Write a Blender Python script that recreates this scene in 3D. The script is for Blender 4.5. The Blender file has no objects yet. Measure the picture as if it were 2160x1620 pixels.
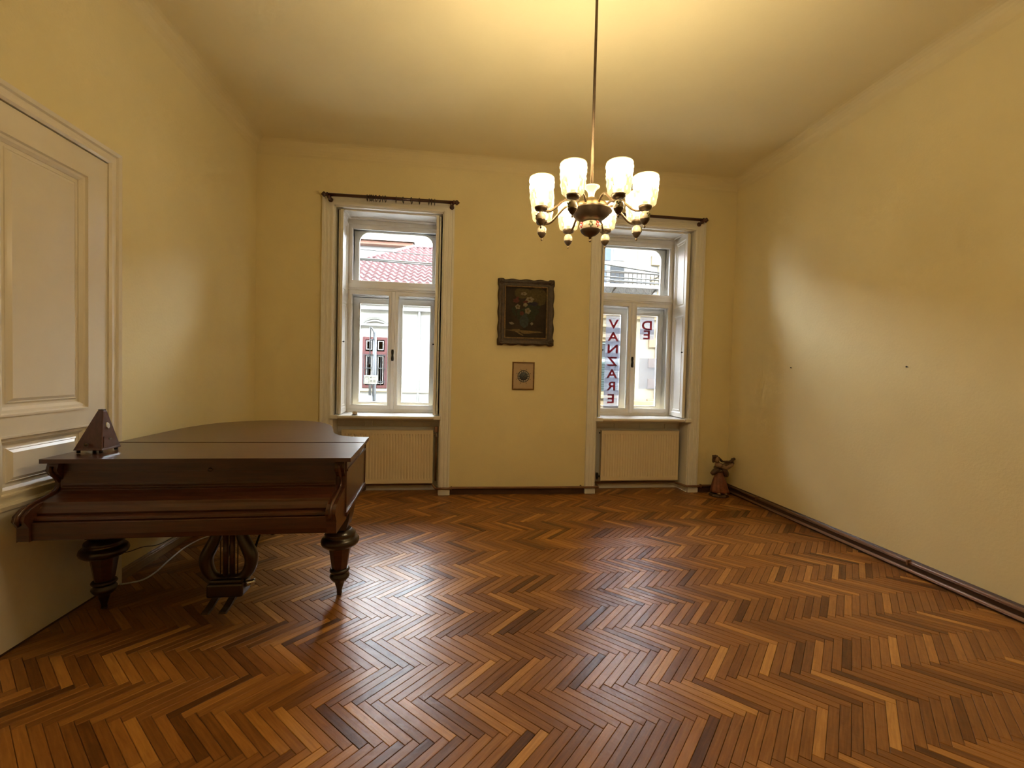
import bpy, bmesh, math, random
from mathutils import Vector, Matrix
random.seed(7)
PI = math.pi
SC = bpy.context.scene
COL = SC.collection

# ---------------------------------------------------------------- camera
def Rm(yaw, pitch, roll):
    f = Vector((-math.sin(yaw)*math.cos(pitch), math.cos(yaw)*math.cos(pitch), math.sin(pitch)))
    r0 = Vector((math.cos(yaw), math.sin(yaw), 0)); u0 = r0.cross(f)
    c, s = math.cos(roll), math.sin(roll)
    return r0*c+u0*s, u0*c-r0*s, f
cam = bpy.data.cameras.new('camera'); co = bpy.data.objects.new('camera', cam); COL.objects.link(co)
cam.sensor_width = 36; cam.lens = 937.79/2160*36; cam.clip_start = .05; cam.clip_end = 300
r, u, f = Rm(math.radians(-7.501), math.radians(-1.534), math.radians(1.4166))
M = Matrix((r, u, -f)).transposed().to_4x4(); M.translation = (0, 0, 1.45)
co.matrix_world = M
SC.camera = co

# ---------------------------------------------------------------- world, light, exposure
SKY = 16.0
LAMP = 240.0
w = bpy.data.worlds.new('overcast_sky'); SC.world = w; w.use_nodes = True
bg = w.node_tree.nodes['Background']; bg.inputs[0].default_value = (.86, .93, 1.0, 1); bg.inputs[1].default_value = SKY
SC.view_settings.view_transform = 'Standard'; SC.view_settings.look = 'None'
SC.view_settings.gamma = 1; SC.view_settings.use_curve_mapping = False
SC.view_settings.exposure = 1.40
cy = SC.cycles; cy.max_bounces = 6; cy.diffuse_bounces = 4; cy.glossy_bounces = 3; cy.transmission_bounces = 4; cy.transparent_max_bounces = 10
cy.use_adaptive_sampling = True; cy.adaptive_threshold = .09; cy.adaptive_min_samples = 16; cy.use_denoising = True; cy.caustics_reflective = False; cy.caustics_refractive = False; cy.sample_clamp_indirect = 8
for cx in (-.75, 2.33):     # sky portals in the two window openings
    l = bpy.data.lights.new('window_portal', 'AREA'); l.shape = 'RECTANGLE'; l.size = 1.2; l.size_y = 2.4
    l.cycles.is_portal = True
    o = bpy.data.objects.new('window_portal', l); COL.objects.link(o)
    o.location = (cx, 5.97, 2.08); o.rotation_euler = (-PI/2, 0, 0)

# ---------------------------------------------------------------- materials
MATS = {}
def mat(name, col, rough=.5, metal=0, spec=.5, coat=0, coat_rough=.1, bump=0, bscale=40, var=0, vscale=3, stretch=None, emis=None, trans=0):
    if name in MATS: return MATS[name]
    m = bpy.data.materials.new(name); m.use_nodes = True; MATS[name] = m
    nt = m.node_tree; N = nt.nodes; L = nt.links; b = N['Principled BSDF']
    b.inputs['Base Color'].default_value = (*col, 1); b.inputs['Roughness'].default_value = rough
    b.inputs['Metallic'].default_value = metal; b.inputs['Specular IOR Level'].default_value = spec
    b.inputs['Coat Weight'].default_value = coat; b.inputs['Coat Roughness'].default_value = coat_rough
    tc = N.new('ShaderNodeTexCoord'); vec = tc.outputs['Object']
    if stretch:
        mp = N.new('ShaderNodeMapping'); mp.inputs['Scale'].default_value = stretch
        L.new(vec, mp.inputs[0]); vec = mp.outputs[0]
    if var:
        n = N.new('ShaderNodeTexNoise'); n.inputs['Scale'].default_value = vscale; n.inputs['Detail'].default_value = 6
        n.inputs['Roughness'].default_value = .62
        L.new(vec, n.inputs[0])
        mr = N.new('ShaderNodeMapRange'); mr.inputs[1].default_value = .3; mr.inputs[2].default_value = .7
        mr.inputs[3].default_value = 1-var; mr.inputs[4].default_value = 1+var
        L.new(n.outputs[0], mr.inputs[0])
        mx = N.new('ShaderNodeMix'); mx.data_type = 'RGBA'; mx.blend_type = 'MULTIPLY'; mx.inputs[0].default_value = 1
        mx.inputs[6].default_value = (*col, 1); L.new(mr.outputs[0], mx.inputs[7]); L.new(mx.outputs[2], b.inputs['Base Color'])
    if bump:
        n2 = N.new('ShaderNodeTexNoise'); n2.inputs['Scale'].default_value = bscale; n2.inputs['Detail'].default_value = 4
        L.new(vec, n2.inputs[0]); bp = N.new('ShaderNodeBump'); bp.inputs['Strength'].default_value = bump; bp.inputs['Distance'].default_value = .01
        L.new(n2.outputs[0], bp.inputs['Height']); L.new(bp.outputs[0], b.inputs['Normal'])
    if emis:
        b.inputs['Emission Color'].default_value = (*emis[0], 1); b.inputs['Emission Strength'].default_value = emis[1]
    if trans: b.inputs['Transmission Weight'].default_value = trans
    return m

WALL = mat('yellow_wall_paint', (.82, .71, .42), .62, spec=.3, bump=.12, bscale=60, var=.035, vscale=1.6)
CEIL = mat('ceiling_paint', (.79, .68, .405), .8, spec=.2, bump=.08, bscale=40, var=.03, vscale=1.2)
WHITE = mat('white_gloss_paint', (.83, .80, .75), .3, bump=.05, bscale=25, var=.03, vscale=5)
DOORW = mat('cream_gloss_paint', (.82, .755, .65), .28, bump=.06, bscale=9, var=.03, vscale=3)
PIANO = mat('dark_mahogany', (.062, .019, .009), .32, coat=.35, coat_rough=.14, bump=.03, bscale=6, var=.35, vscale=4, stretch=(1.2, 14, 14))
PIANOK = mat('black_brown_lacquer', (.020, .009, .006), .3, coat=.6, coat_rough=.12, var=.3, vscale=6)
BROWNPAINT = mat('brown_gloss_paint', (.21, .105, .055), .3, var=.2, vscale=4, bump=.05, bscale=30)
DARKPAINT = mat('dark_brown_paint', (.085, .044, .027), .35, var=.2, vscale=4)
LIGHTWOOD = mat('worn_light_skirting_wood', (.30, .19, .085), .45, var=.25, vscale=7, stretch=(9, 1, 9))
RADI = mat('cream_radiator_enamel', (.82, .70, .50), .35, var=.02)
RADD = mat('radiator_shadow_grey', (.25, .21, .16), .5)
RODW = mat('dark_cherry_wood', (.055, .015, .012), .3, coat=.3)
RINGM = mat('black_curtain_ring', (.02, .012, .01), .35)
BRASS = mat('aged_brass', (.105, .070, .038), .5, metal=.9, var=.3, vscale=20)
BRASSD = mat('dark_bronze', (.12, .085, .055), .38, metal=.75, var=.3, vscale=20)
BRASSL = mat('bright_brass', (.20, .145, .07), .4, metal=.9, var=.2, vscale=20)
PORC = mat('ivory_porcelain', (.48, .41, .30), .15, coat=.3)
PAINTR = mat('porcelain_red_paint', (.35, .03, .03), .3)
PAINTG = mat('porcelain_green_paint', (.09, .10, .035), .3)
CHROME = mat('polished_steel', (.7, .7, .72), .15, metal=1)
IRON = mat('dark_iron_fitting', (.03, .026, .022), .4, metal=.6)
CABLEW = mat('white_cable_plastic', (.72, .70, .66), .4)
CABLEB = mat('black_cable_plastic', (.02, .02, .02), .5)
FRAMED = mat('dark_carved_frame_wood', (.050, .028, .014), .4, var=.5, vscale=30, bump=.5, bscale=60)
GILT = mat('worn_gilding', (.21, .13, .055), .45, metal=.3, var=.5, vscale=40)
STATW = mat('carved_walnut', (.085, .045, .026), .42, var=.3, vscale=18, bump=.3, bscale=50)
STATR = mat('red_brown_painted_skirt', (.20, .066, .034), .5, var=.35, vscale=14)
STATS = mat('pale_carved_wood', (.26, .16, .095), .5, var=.25, vscale=20)
METRO = mat('metronome_mahogany', (.085, .030, .026), .25, coat=.4, var=.2, vscale=8, stretch=(10, 10, 1))
PLANKD = mat('dark_floor_underlay', (.022, .010, .005), .6)

def shader_mix(name, build):
    m = bpy.data.materials.new(name); m.use_nodes = True; N = m.node_tree.nodes; L = m.node_tree.links
    N.remove(N['Principled BSDF']); build(N, L, N['Material Output']); MATS[name] = m
    return m
def _glass(N, L, out):
    t = N.new('ShaderNodeBsdfTransparent'); t.inputs[0].default_value = (.992, .997, .995, 1)
    g = N.new('ShaderNodeBsdfGlossy'); g.inputs[1].default_value = .02
    fr = N.new('ShaderNodeFresnel'); fr.inputs[0].default_value = 1.35
    mx = N.new('ShaderNodeMixShader'); L.new(fr.outputs[0], mx.inputs[0]); L.new(t.outputs[0], mx.inputs[1]); L.new(g.outputs[0], mx.inputs[2]); L.new(mx.outputs[0], out.inputs[0])
GLASS = shader_mix('window_glass', _glass)
def _shade(N, L, out):
    t = N.new('ShaderNodeBsdfTranslucent'); t.inputs[0].default_value = (.055, .048, .033, 1)
    d = N.new('ShaderNodeBsdfDiffuse'); d.inputs[0].default_value = (.035, .030, .02, 1)
    at = N.new('ShaderNodeAttribute'); at.attribute_name = 'rib_glow'
    cr = N.new('ShaderNodeValToRGB'); L.new(at.outputs['Fac'], cr.inputs[0]); L.new(cr.outputs[0], t.inputs[0])  # glass colour follows the ribs plus a painted bulb glow
    cr.color_ramp.elements[0].color = (.008, .0055, .0026, 1); cr.color_ramp.elements[1].color = (.66, .60, .45, 1); q5 = cr.color_ramp.elements.new(.5); q5.color = (.050, .043, .029, 1)
    tr = N.new('ShaderNodeBsdfTransparent'); tr.inputs[0].default_value = (1, .97, .88, 1)
    g = N.new('ShaderNodeBsdfGlossy'); g.inputs[1].default_value = .15
    m1 = N.new('ShaderNodeMixShader'); m1.inputs[0].default_value = .3; L.new(t.outputs[0], m1.inputs[1]); L.new(d.outputs[0], m1.inputs[2])
    m2 = N.new('ShaderNodeMixShader'); m2.inputs[0].default_value = .20; L.new(m1.outputs[0], m2.inputs[1]); L.new(tr.outputs[0], m2.inputs[2])
    m3 = N.new('ShaderNodeMixShader'); m3.inputs[0].default_value = .05; L.new(m2.outputs[0], m3.inputs[1]); L.new(g.outputs[0], m3.inputs[2])
    L.new(m3.outputs[0], out.inputs[0])
SHADE = shader_mix('pressed_glass_shade', _shade)
def _paper(c, k):
    def fn(N, L, out):
        t = N.new('ShaderNodeBsdfTranslucent'); t.inputs[0].default_value = (c[0]*k, c[1]*k, c[2]*k, 1)
        tr = N.new('ShaderNodeBsdfTransparent'); tr.inputs[0].default_value = (*c, 1)
        m1 = N.new('ShaderNodeMixShader'); m1.inputs[0].default_value = .34; L.new(t.outputs[0], m1.inputs[1]); L.new(tr.outputs[0], m1.inputs[2])
        L.new(m1.outputs[0], out.inputs[0])
    return fn
PAPER = shader_mix('thin_white_paper', _paper((.90, .90, 1.0), .16))
REDINK = shader_mix('red_letter_ink', _paper((.88, .14, .20), .18))
def _bulb(N, L, out):
    e = N.new('ShaderNodeEmission'); e.inputs[0].default_value = (1, .82, .53, 1); e.inputs[1].default_value = LAMP; L.new(e.outputs[0], out.inputs[0])
BULB = shader_mix('lit_bulb', _bulb)

def plank_mat(name, use_obj):
    m = bpy.data.materials.new(name); m.use_nodes = True; N = m.node_tree.nodes; L = m.node_tree.links; b = N['Principled BSDF']
    if use_obj:
        t = N.new('ShaderNodeObjectInfo'); tone = t.outputs['Color']
    else:
        t = N.new('ShaderNodeAttribute'); t.attribute_name = 'tone'; tone = t.outputs['Color']
    sep = N.new('ShaderNodeSeparateColor'); L.new(tone, sep.inputs[0])
    uv = N.new('ShaderNodeUVMap'); uv.uv_map = 'UVMap'
    off = N.new('ShaderNodeCombineXYZ')
    for i, k in ((0, 37.), (1, 91.)):
        mm = N.new('ShaderNodeMath'); mm.operation = 'MULTIPLY'; mm.inputs[1].default_value = k; L.new(sep.outputs[1], mm.inputs[0]); L.new(mm.outputs[0], off.inputs[i])
    add = N.new('ShaderNodeVectorMath'); L.new(uv.outputs[0], add.inputs[0]); L.new(off.outputs[0], add.inputs[1])
    mp = N.new('ShaderNodeMapping'); mp.inputs['Scale'].default_value = (7, 90, 1); L.new(add.outputs[0], mp.inputs[0])
    n = N.new('ShaderNodeTexNoise'); n.inputs['Scale'].default_value = 1.; n.inputs['Detail'].default_value = 6; n.inputs['Distortion'].default_value = .6; L.new(mp.outputs[0], n.inputs[0])
    fac = N.new('ShaderNodeMath'); fac.operation = 'MULTIPLY_ADD'; fac.inputs[1].default_value = .55
    sub = N.new('ShaderNodeMath'); sub.operation = 'SUBTRACT'; sub.inputs[1].default_value = .275; L.new(sep.outputs[0], sub.inputs[0])
    L.new(n.outputs[0], fac.inputs[0]); L.new(sub.outputs[0], fac.inputs[2])
    cr = N.new('ShaderNodeValToRGB'); L.new(fac.outputs[0], cr.inputs[0])
    e = cr.color_ramp.elements
    e[0].position = 0; e[0].color = (.062, .025, .008, 1); e[1].position = 1; e[1].color = (.62, .31, .08, 1)
    for ps, c in ((.3, (.17, .065, .017)), (.55, (.29, .118, .030)), (.75, (.42, .185, .046))):
        q = e.new(ps); q.color = (*c, 1)
    L.new(cr.outputs[0], b.inputs['Base Color'])
    b.inputs['Roughness'].default_value = .33; b.inputs['Specular IOR Level'].default_value = .22
    b.inputs['Coat Weight'].default_value = .05; b.inputs['Coat Roughness'].default_value = .2
    geo = N.new('ShaderNodeNewGeometry')
    n2 = N.new('ShaderNodeTexNoise'); n2.inputs['Scale'].default_value = 26; n2.inputs['Detail'].default_value = 3; L.new(geo.outputs['Position'], n2.inputs[0])
    mxh = N.new('ShaderNodeMath'); mxh.operation = 'MULTIPLY_ADD'; mxh.inputs[1].default_value = .25; L.new(n.outputs[0], mxh.inputs[0]); L.new(n2.outputs[0], mxh.inputs[2])
    bp = N.new('ShaderNodeBump'); bp.inputs['Strength'].default_value = .14; bp.inputs['Distance'].default_value = .008
    L.new(mxh.outputs[0], bp.inputs['Height']); L.new(bp.outputs[0], b.inputs['Normal']); L.new(bp.outputs[0], b.inputs['Coat Normal'])
    return m
PLANKO = plank_mat('oak_parquet_single', True)
PLANKS = plank_mat('oak_parquet_far', False)

# ---------------------------------------------------------------- mesh builder
class MB:
    def __init__(s): s.v = []; s.f = []; s.sm = []
    def add(s, vs, fs, smooth=False):
        o = len(s.v); s.v += [tuple(x) for x in vs]
        for q in fs: s.f.append([i+o for i in q]); s.sm.append(smooth)
        return s
    def box(s, x0, x1, y0, y1, z0, z1):
        return s.add([(x0,y0,z0),(x1,y0,z0),(x1,y1,z0),(x0,y1,z0),(x0,y0,z1),(x1,y0,z1),(x1,y1,z1),(x0,y1,z1)],
                     [(0,3,2,1),(4,5,6,7),(0,1,5,4),(1,2,6,5),(2,3,7,6),(3,0,4,7)])
    def obox(s, mtx, hx, hy, hz):
        vs = [mtx @ Vector((a*hx, b*hy, c*hz)) for c in (-1,1) for b in (-1,1) for a in (-1,1)]
        return s.add(vs, [(0,2,3,1),(4,5,7,6),(0,1,5,4),(1,3,7,5),(3,2,6,7),(2,0,4,6)])
    def prism(s, prof, a0, a1, axis='x', smooth=False):
        n = len(prof)
        def P(p, a):
            return {'x': (a, p[0], p[1]), 'y': (p[0], a, p[1]), 'z': (p[0], p[1], a)}[axis]
        vs = [P(p, a0) for p in prof]+[P(p, a1) for p in prof]
        s.add(vs, [(i, (i+1) % n, n+(i+1) % n, n+i) for i in range(n)], smooth)
        return s.add(vs, [tuple(range(n))[::-1], tuple(range(n, 2*n))])
    def lathe(s, prof, n=24, c=(0,0,0), smooth=True, mtx=None, mod=None):
        vs = []
        for k, (rr, z) in enumerate(prof):
            for i in range(n):
                a = 2*PI*i/n; q = rr*(mod(k, i) if mod else 1)
                p = Vector((q*math.cos(a), q*math.sin(a), z))
                if mtx: p = mtx @ p
                vs.append((p.x+c[0], p.y+c[1], p.z+c[2]))
        fs = [(k*n+i, k*n+(i+1) % n, (k+1)*n+(i+1) % n, (k+1)*n+i) for k in range(len(prof)-1) for i in range(n)]
        s.add(vs, fs, smooth)
        o = len(s.v)-len(vs)
        if prof[0][0] > 1e-5 and not mod: s.f.append([o+i for i in range(n)][::-1]); s.sm.append(False)
        if prof[-1][0] > 1e-5 and not mod: s.f.append([o+(len(prof)-1)*n+i for i in range(n)]); s.sm.append(False)
        return s
    def tube(s, path, rad, n=10, closed=False, flat=1.0, up=(0,0,1)):
        P = [Vector(p) for p in path]; m = len(P); vs = []
        for k in range(m):
            a = P[(k-1) % m] if (closed or k) else P[0]; b = P[(k+1) % m] if (closed or k < m-1) else P[-1]
            t = (b-a).normalized(); x = t.cross(Vector(up))
            if x.length < .01: x = t.cross(Vector((0,1,0)))
            x.normalize(); y = x.cross(t)
            rr = rad[k] if isinstance(rad, (list, tuple)) else rad
            for i in range(n):
                q = 2*PI*i/n; p = P[k]+x*(math.cos(q)*rr)+y*(math.sin(q)*rr*flat); vs.append(p)
        K = m if closed else m-1
        s.add(vs, [(k*n+i, k*n+(i+1) % n, ((k+1) % m)*n+(i+1) % n, ((k+1) % m)*n+i) for k in range(K) for i in range(n)], True)
        if not closed:
            o = len(s.v)-len(vs); s.f.append([o+i for i in range(n)][::-1]); s.sm.append(False)
            s.f.append([o+(m-1)*n+i for i in range(n)]); s.sm.append(False)
        return s
    def mould(s, path, prof, fn, closed=True, smooth=False):
        """sweep prof [(a across, b out)] along a 2D path with mitres; fn(u, v, b) -> 3D; a > 0 lies to the left of the path"""
        P = [Vector(p) for p in path]; m = len(P); k = len(prof); vs = []
        for i in range(m):
            d1 = (P[i]-P[i-1]).normalized() if (closed or i) else (P[1]-P[0]).normalized()
            d2 = (P[(i+1) % m]-P[i]).normalized() if (closed or i < m-1) else d1
            n1 = Vector((-d1.y, d1.x)); n2 = Vector((-d2.y, d2.x)); mi = n1+n2
            mi = mi/max(.2, mi.dot(n1))
            for a, b in prof:
                q = P[i]+mi*a; vs.append(fn(q.x, q.y, b))
        fs = [(i*k+j, i*k+(j+1) % k, ((i+1) % m)*k+(j+1) % k, ((i+1) % m)*k+j) for i in range(m if closed else m-1) for j in range(k)]
        s.add(vs, fs, smooth)
        if not closed:
            o = len(s.v)-len(vs); s.f.append([o+j for j in range(k)]); s.sm.append(False)
            s.f.append([o+(m-1)*k+j for j in range(k)][::-1]); s.sm.append(False)
        return s
    def sphere(s, c, r, n=16, m=10, sc=(1,1,1)):
        prof = [(max(1e-6, math.sin(PI*k/m))*r, -math.cos(PI*k/m)*r) for k in range(m+1)]
        return s.lathe(prof, n, c, True, Matrix.Diagonal((*sc, 1)).to_3x3())
    def mesh(s, name, origin=(0,0,0)):
        me = bpy.data.meshes.new(name); ox, oy, oz = origin
        me.from_pydata([(x-ox, y-oy, z-oz) for x, y, z in s.v], [], s.f)
        for p, q in zip(me.polygons, s.sm): p.use_smooth = q
        bm = bmesh.new(); bm.from_mesh(me); bmesh.ops.recalc_face_normals(bm, faces=bm.faces); bm.to_mesh(me); bm.free()
        return me
    def build(s, name, m, parent=None, origin=None, bevel=0, seg=2):
        if origin is None: origin = parent['o'] if (parent is not None and 'o' in parent) else (0,0,0)
        origin = tuple(origin)
        me = s.mesh(name, origin)
        for q in (m if isinstance(m, (list, tuple)) else [m]): me.materials.append(q)
        o = bpy.data.objects.new(name, me); COL.objects.link(o)
        if parent is not None: o.parent = parent
        else: o.location = origin
        o['o'] = origin
        if bevel:
            b = o.modifiers.new('bevel', 'BEVEL'); b.width = bevel; b.segments = seg; b.limit_method = 'ANGLE'; b.angle_limit = math.radians(35)
        return o
def tag(o, label=None, cat=None, group=None, kind=None):
    if label: o['label'] = label
    if cat: o['category'] = cat
    if group: o['group'] = group
    if kind: o['kind'] = kind
    return o
def thing(name, loc, label, cat, group=None, kind=None):
    o = bpy.data.objects.new(name, None); o.empty_display_size = .1; COL.objects.link(o); o.location = loc; o['o'] = tuple(loc)
    return tag(o, label, cat, group, kind)
def spline(pts, n=8, closed=False):
    P = [Vector(p) for p in pts]; m = len(P); out = []
    for i in range(m if closed else m-1):
        if closed: a, b, c, d = P[i-1], P[i], P[(i+1) % m], P[(i+2) % m]
        else: a, b, c, d = P[max(0, i-1)], P[i], P[i+1], P[min(m-1, i+2)]
        for k in range(n):
            t = k/n
            out.append(.5*((2*b)+(c-a)*t+(2*a-5*b+4*c-d)*t*t+(3*b-a-3*c+d)*t*t*t))
    if not closed: out.append(P[-1])
    return out
XZ = lambda y0, sg=-1: (lambda u, v, b: (u, y0+sg*b, v))     # plaster plane facing -y
def rect(x0, x1, z0, z1): return [(x0, z0), (x1, z0), (x1, z1), (x0, z1)]   # ccw: left side is inward

# ---------------------------------------------------------------- room shell
XL, XR, YB, YF = -2.171, 3.476, 5.222, -1.0
ZW, ZC = 3.75, 3.89
YO = 5.95
WINC = (-.75, 2.33); WH = .603; WT = 3.26; SILL = .915
fl = MB().box(XL-.02, XR+.02, YF-.02, YB+.02, -.12, -.007)
for c in WINC: fl.box(c-WH, c+WH, YB+.02, 5.47, -.12, -.007)
floor = tag(fl.build('floor', PLANKD), 'herringbone oak parquet floor of the room', 'floor', kind='structure')
wl = MB().box(XL-.30, XL, YF-.3, 1.565, 0, 4.0).box(XL-.30, XL, 3.105, YO, 0, 4.0).box(XL-.30, XL, 1.565, 3.105, 2.685, 4.0).box(XL-.30, XL-.2, 1.565, 3.105, 0, 2.685)
tag(wl.build('wall_left', WALL), 'yellow painted left wall with the white door', 'wall', kind='structure')
tag(MB().box(XR, XR+.3, YF-.3, YO, 0, 4.0).build('wall_right', WALL), 'bare yellow painted right wall', 'wall', kind='structure')
tag(MB().box(XL, XR, YF-.3, YF, 0, 4.0).build('wall_front', WALL), 'yellow painted wall behind the camera', 'wall', kind='structure')
wb = MB()
xs = [XL, WINC[0]-WH, WINC[0]+WH, WINC[1]-WH, WINC[1]+WH, XR]
for a, b in ((0,1),(2,3),(4,5)): wb.box(xs[a], xs[b], YB, YO, 0, 4.0)
for a, b in ((1,2),(3,4)):
    wb.box(xs[a], xs[b], YB, YO, WT, 4.0); wb.box(xs[a], xs[b], 5.47, YO, -.1, .86)
tag(wb.build('wall_back', WALL), 'yellow painted back wall with two tall windows', 'wall', kind='structure')
# ceiling with a hollow cove
cl = MB(); R = ZC-ZW; K = 8; vs = []
for k in range(K+1):
    a = PI/2*k/K; ins = R*(1-math.cos(a)); z = ZW+R*math.sin(a)
    vs += [(XL+ins, YF+ins, z), (XR-ins, YF+ins, z), (XR-ins, YB-ins, z), (XL+ins, YB-ins, z)]
cl.add(vs, [(k*4+i, k*4+(i+1) % 4, k*4+4+(i+1) % 4, k*4+4+i) for k in range(K) for i in range(4)], False)
cl.add(vs[-4:], [(0,1,2,3)])
cl.box(XL-.3, XR+.3, YF-.3, YO, 4.0, 4.15)
tag(cl.build('ceiling', CEIL), 'plain yellowish ceiling with a rounded cove', 'ceiling', kind='structure')

# ---------------------------------------------------------------- herringbone parquet
PW, PL, GAP = .0402, .3216, .0012
pitch = PL/math.sqrt(2)
def plank_geo():
    m = MB(); hx, hy = PL/2-GAP/2, PW/2-GAP/2; c = .0016
    v = [(-hx,-hy,-.012),(hx,-hy,-.012),(hx,hy,-.012),(-hx,hy,-.012),(-hx,-hy,-c),(hx,-hy,-c),(hx,hy,-c),(-hx,hy,-c),
         (-hx+c,-hy+c,0),(hx-c,-hy+c,0),(hx-c,hy-c,0),(-hx+c,hy-c,0)]
    fs = [(0,1,5,4),(1,2,6,5),(2,3,7,6),(3,0,4,7),(4,5,9,8),(5,6,10,9),(6,7,11,10),(7,4,8,11),(8,9,10,11)]
    return v, fs
PV, PF = plank_geo()
pm = bpy.data.meshes.new('plank'); pm.from_pydata(PV, [], PF); pm.materials.append(PLANKO)
uvl = pm.uv_layers.new(name='UVMap')
for lp in pm.loops: uvl.data[lp.index].uv = pm.vertices[lp.vertex_index].co.xy
def rnd_tone():
    q = random.random()
    if q < .07: return random.uniform(.12, .3)
    if q < .20: return random.uniform(.68, .88)
    return min(.75, max(.3, random.gauss(.5, .09)))
planks = []
s2 = math.sqrt(.5); Y0 = 1.954-12*pitch
# row j spans Y0+j*pitch .. +pitch; even rows run (+x,+y), odd rows (+x,-y)
for j in range(-6, 34):
    yc = Y0+(j+.5)*pitch
    if yc < YF-.3 or yc > YB+.4: continue
    ev = (j % 2 == 0)
    for i in range(-70, 90):
        sx = i*PW*math.sqrt(2)
        # unrotated herringbone: even planks along e1, odd planks along e2, each row shifted by a plank's projection
        if ev: x = sx+(j//2)*0.0; a = PI/4
        else: x = sx+(PL+PW)/2*0+(PW*math.sqrt(2))*.5; a = -PI/4
        planks.append((x, yc, a))
def inside(x, y, m=0):
    if XL-m < x < XR+m and YF-m < y < YB+m: return True
    return any(c-WH-m < x < c+WH+m and YB-.1 < y < 5.45+m for c in WINC)
planks = [q for q in planks if inside(q[0], q[1], .16)]
def infull(q):
    x, y, a = q; dx, dy = math.cos(a)*PL/2, math.sin(a)*PL/2
    return all(XL+.03 < x+s*dx < XR-.03 and YF+.03 < y+s*dy < YB-.03 for s in (-1, 1))
import bpy_extras
def screen(q):
    d = Vector((q[0], q[1], 0))-Vector((0,0,1.45)); z = d.dot(f)
    if z < .3: return 0
    px, py = 1080+937.8*d.dot(r)/z, 810-937.8*d.dot(u)/z
    if not (-20 < px < 2180 and py < 1640): return 0
    if px < 700 and q[1] > 2.4 and px < 640: return .2/z**3
    return 1/z**3
fullp = sorted([q for q in planks if infull(q)], key=lambda q: -screen(q))
near = fullp[:300]; ns = set(near)
far = [q for q in planks if q not in ns]
for x, y, a in near:
    o = bpy.data.objects.new('plank', pm); COL.objects.link(o); o.parent = floor
    o.location = (x, y, random.uniform(-.0005, .0003)); o.rotation_euler = (random.gauss(0, .0035), random.gauss(0, .0016), a)
    o.color = (rnd_tone(), random.random(), 0, 1)
fv, ff, ft, fu = [], [], [], []
def clip(poly, x0, x1, y0, y1):
    for ax, lim, sg in ((0, x0, 1), (0, x1, -1), (1, y0, 1), (1, y1, -1)):
        out = []
        for k in range(len(poly)):
            a_, b_ = poly[k-1], poly[k]; da, db = sg*(a_[ax]-lim), sg*(b_[ax]-lim)
            if (da >= 0) != (db >= 0):
                t_ = da/(da-db); out.append((a_[0]+(b_[0]-a_[0])*t_, a_[1]+(b_[1]-a_[1])*t_))
            if db >= 0: out.append(b_)
        poly = out
        if len(poly) < 3: return []
    return poly
rooms = [(XL, XR, YF, YB)]+[(c-WH+.01, c+WH-.01, YB, 5.43) for c in WINC]
for q_ in far:
    x, y, a = q_
    c, s = math.cos(a), math.sin(a); tx, ty = random.gauss(0, .0035), random.gauss(0, .0016); dz = random.uniform(-.0005, .0003)
    t = (rnd_tone(), random.random(), 0, 1)
    if infull(q_):
        o = len(fv)
        for px, py, pz in PV: fv.append((x+px*c-py*s, y+px*s+py*c, pz+dz+py*tx-px*ty))
        for q in PF:
            ff.append([i+o for i in q])
            for i in q: ft.append(t); fu.append((PV[i][0], PV[i][1]))
    else:
        hx, hy = PL/2-GAP, PW/2-GAP
        base = [(x+px*c-py*s, y+px*s+py*c) for px, py in ((-hx,-hy),(hx,-hy),(hx,hy),(-hx,hy))]
        for rm_ in rooms:
            pl = clip(base, *rm_); n_ = len(pl)
            if n_ < 3: continue
            o = len(fv); fv += [(p[0], p[1], dz-.0005) for p in pl]+[(p[0], p[1], -.012) for p in pl]
            ff.append([o+k for k in range(n_)]); idx = list(range(n_))
            for k in range(n_): ff.append([o+k, o+n_+k, o+n_+(k+1) % n_, o+(k+1) % n_]); idx += [k, k, (k+1) % n_, (k+1) % n_]
            for k in idx:
                ft.append(t); ex_, ey_ = pl[k][0]-x, pl[k][1]-y; fu.append((ex_*c+ey_*s, -ex_*s+ey_*c))
fm = bpy.data.meshes.new('parquet_planks'); fm.from_pydata(fv, [], ff); fm.materials.append(PLANKS)
uvl = fm.uv_layers.new(name='UVMap'); fm.color_attributes.new('tone', 'FLOAT_COLOR', 'CORNER')
ca = fm.color_attributes['tone']; uvl = fm.uv_layers['UVMap']
ca.data.foreach_set('color', [v for t in ft for v in t]); uvl.data.foreach_set('uv', [v for t in fu for v in t])
fo = bpy.data.objects.new('parquet_planks', fm); COL.objects.link(fo); fo.parent = floor; fo['kind'] = 'stuff'

# ---------------------------------------------------------------- skirting
def skirt(name, p0, p1, nrm, m, hgt, label):
    d = (Vector(p1)-Vector(p0)); L = d.length; d.normalize(); n = Vector(nrm)
    pr = [(0,0),(.018,0),(.018,hgt*.72),(.013,hgt*.8),(.015,hgt*.86),(.006,hgt),(0,hgt)]
    mb = MB(); k = len(pr)
    vs = [(p0[0]+n.x*a+d.x*t, p0[1]+n.y*a+d.y*t, b) for t in (0, L) for a, b in pr]
    mb.add(vs, [(i, (i+1) % k, k+(i+1) % k, k+i) for i in range(k)]+[tuple(range(k)), tuple(range(k, 2*k))])
    return tag(mb.build(name, m), label, 'baseboard', kind='structure')
CO = .725   # half width over the casing
skirt('baseboard_right', (XR, YF), (XR, YB), (-1, 0), DARKPAINT, .105, 'dark brown skirting board along the right wall')
skirt('baseboard_left', (XL, 3.2), (XL, YB), (1, 0), LIGHTWOOD, .075, 'worn light wood skirting board under the piano')
skirt('baseboard_door', (XL, YF), (XL, 1.47), (1, 0), LIGHTWOOD, .075, 'light wood skirting board before the door')
bb = MB()
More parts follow.
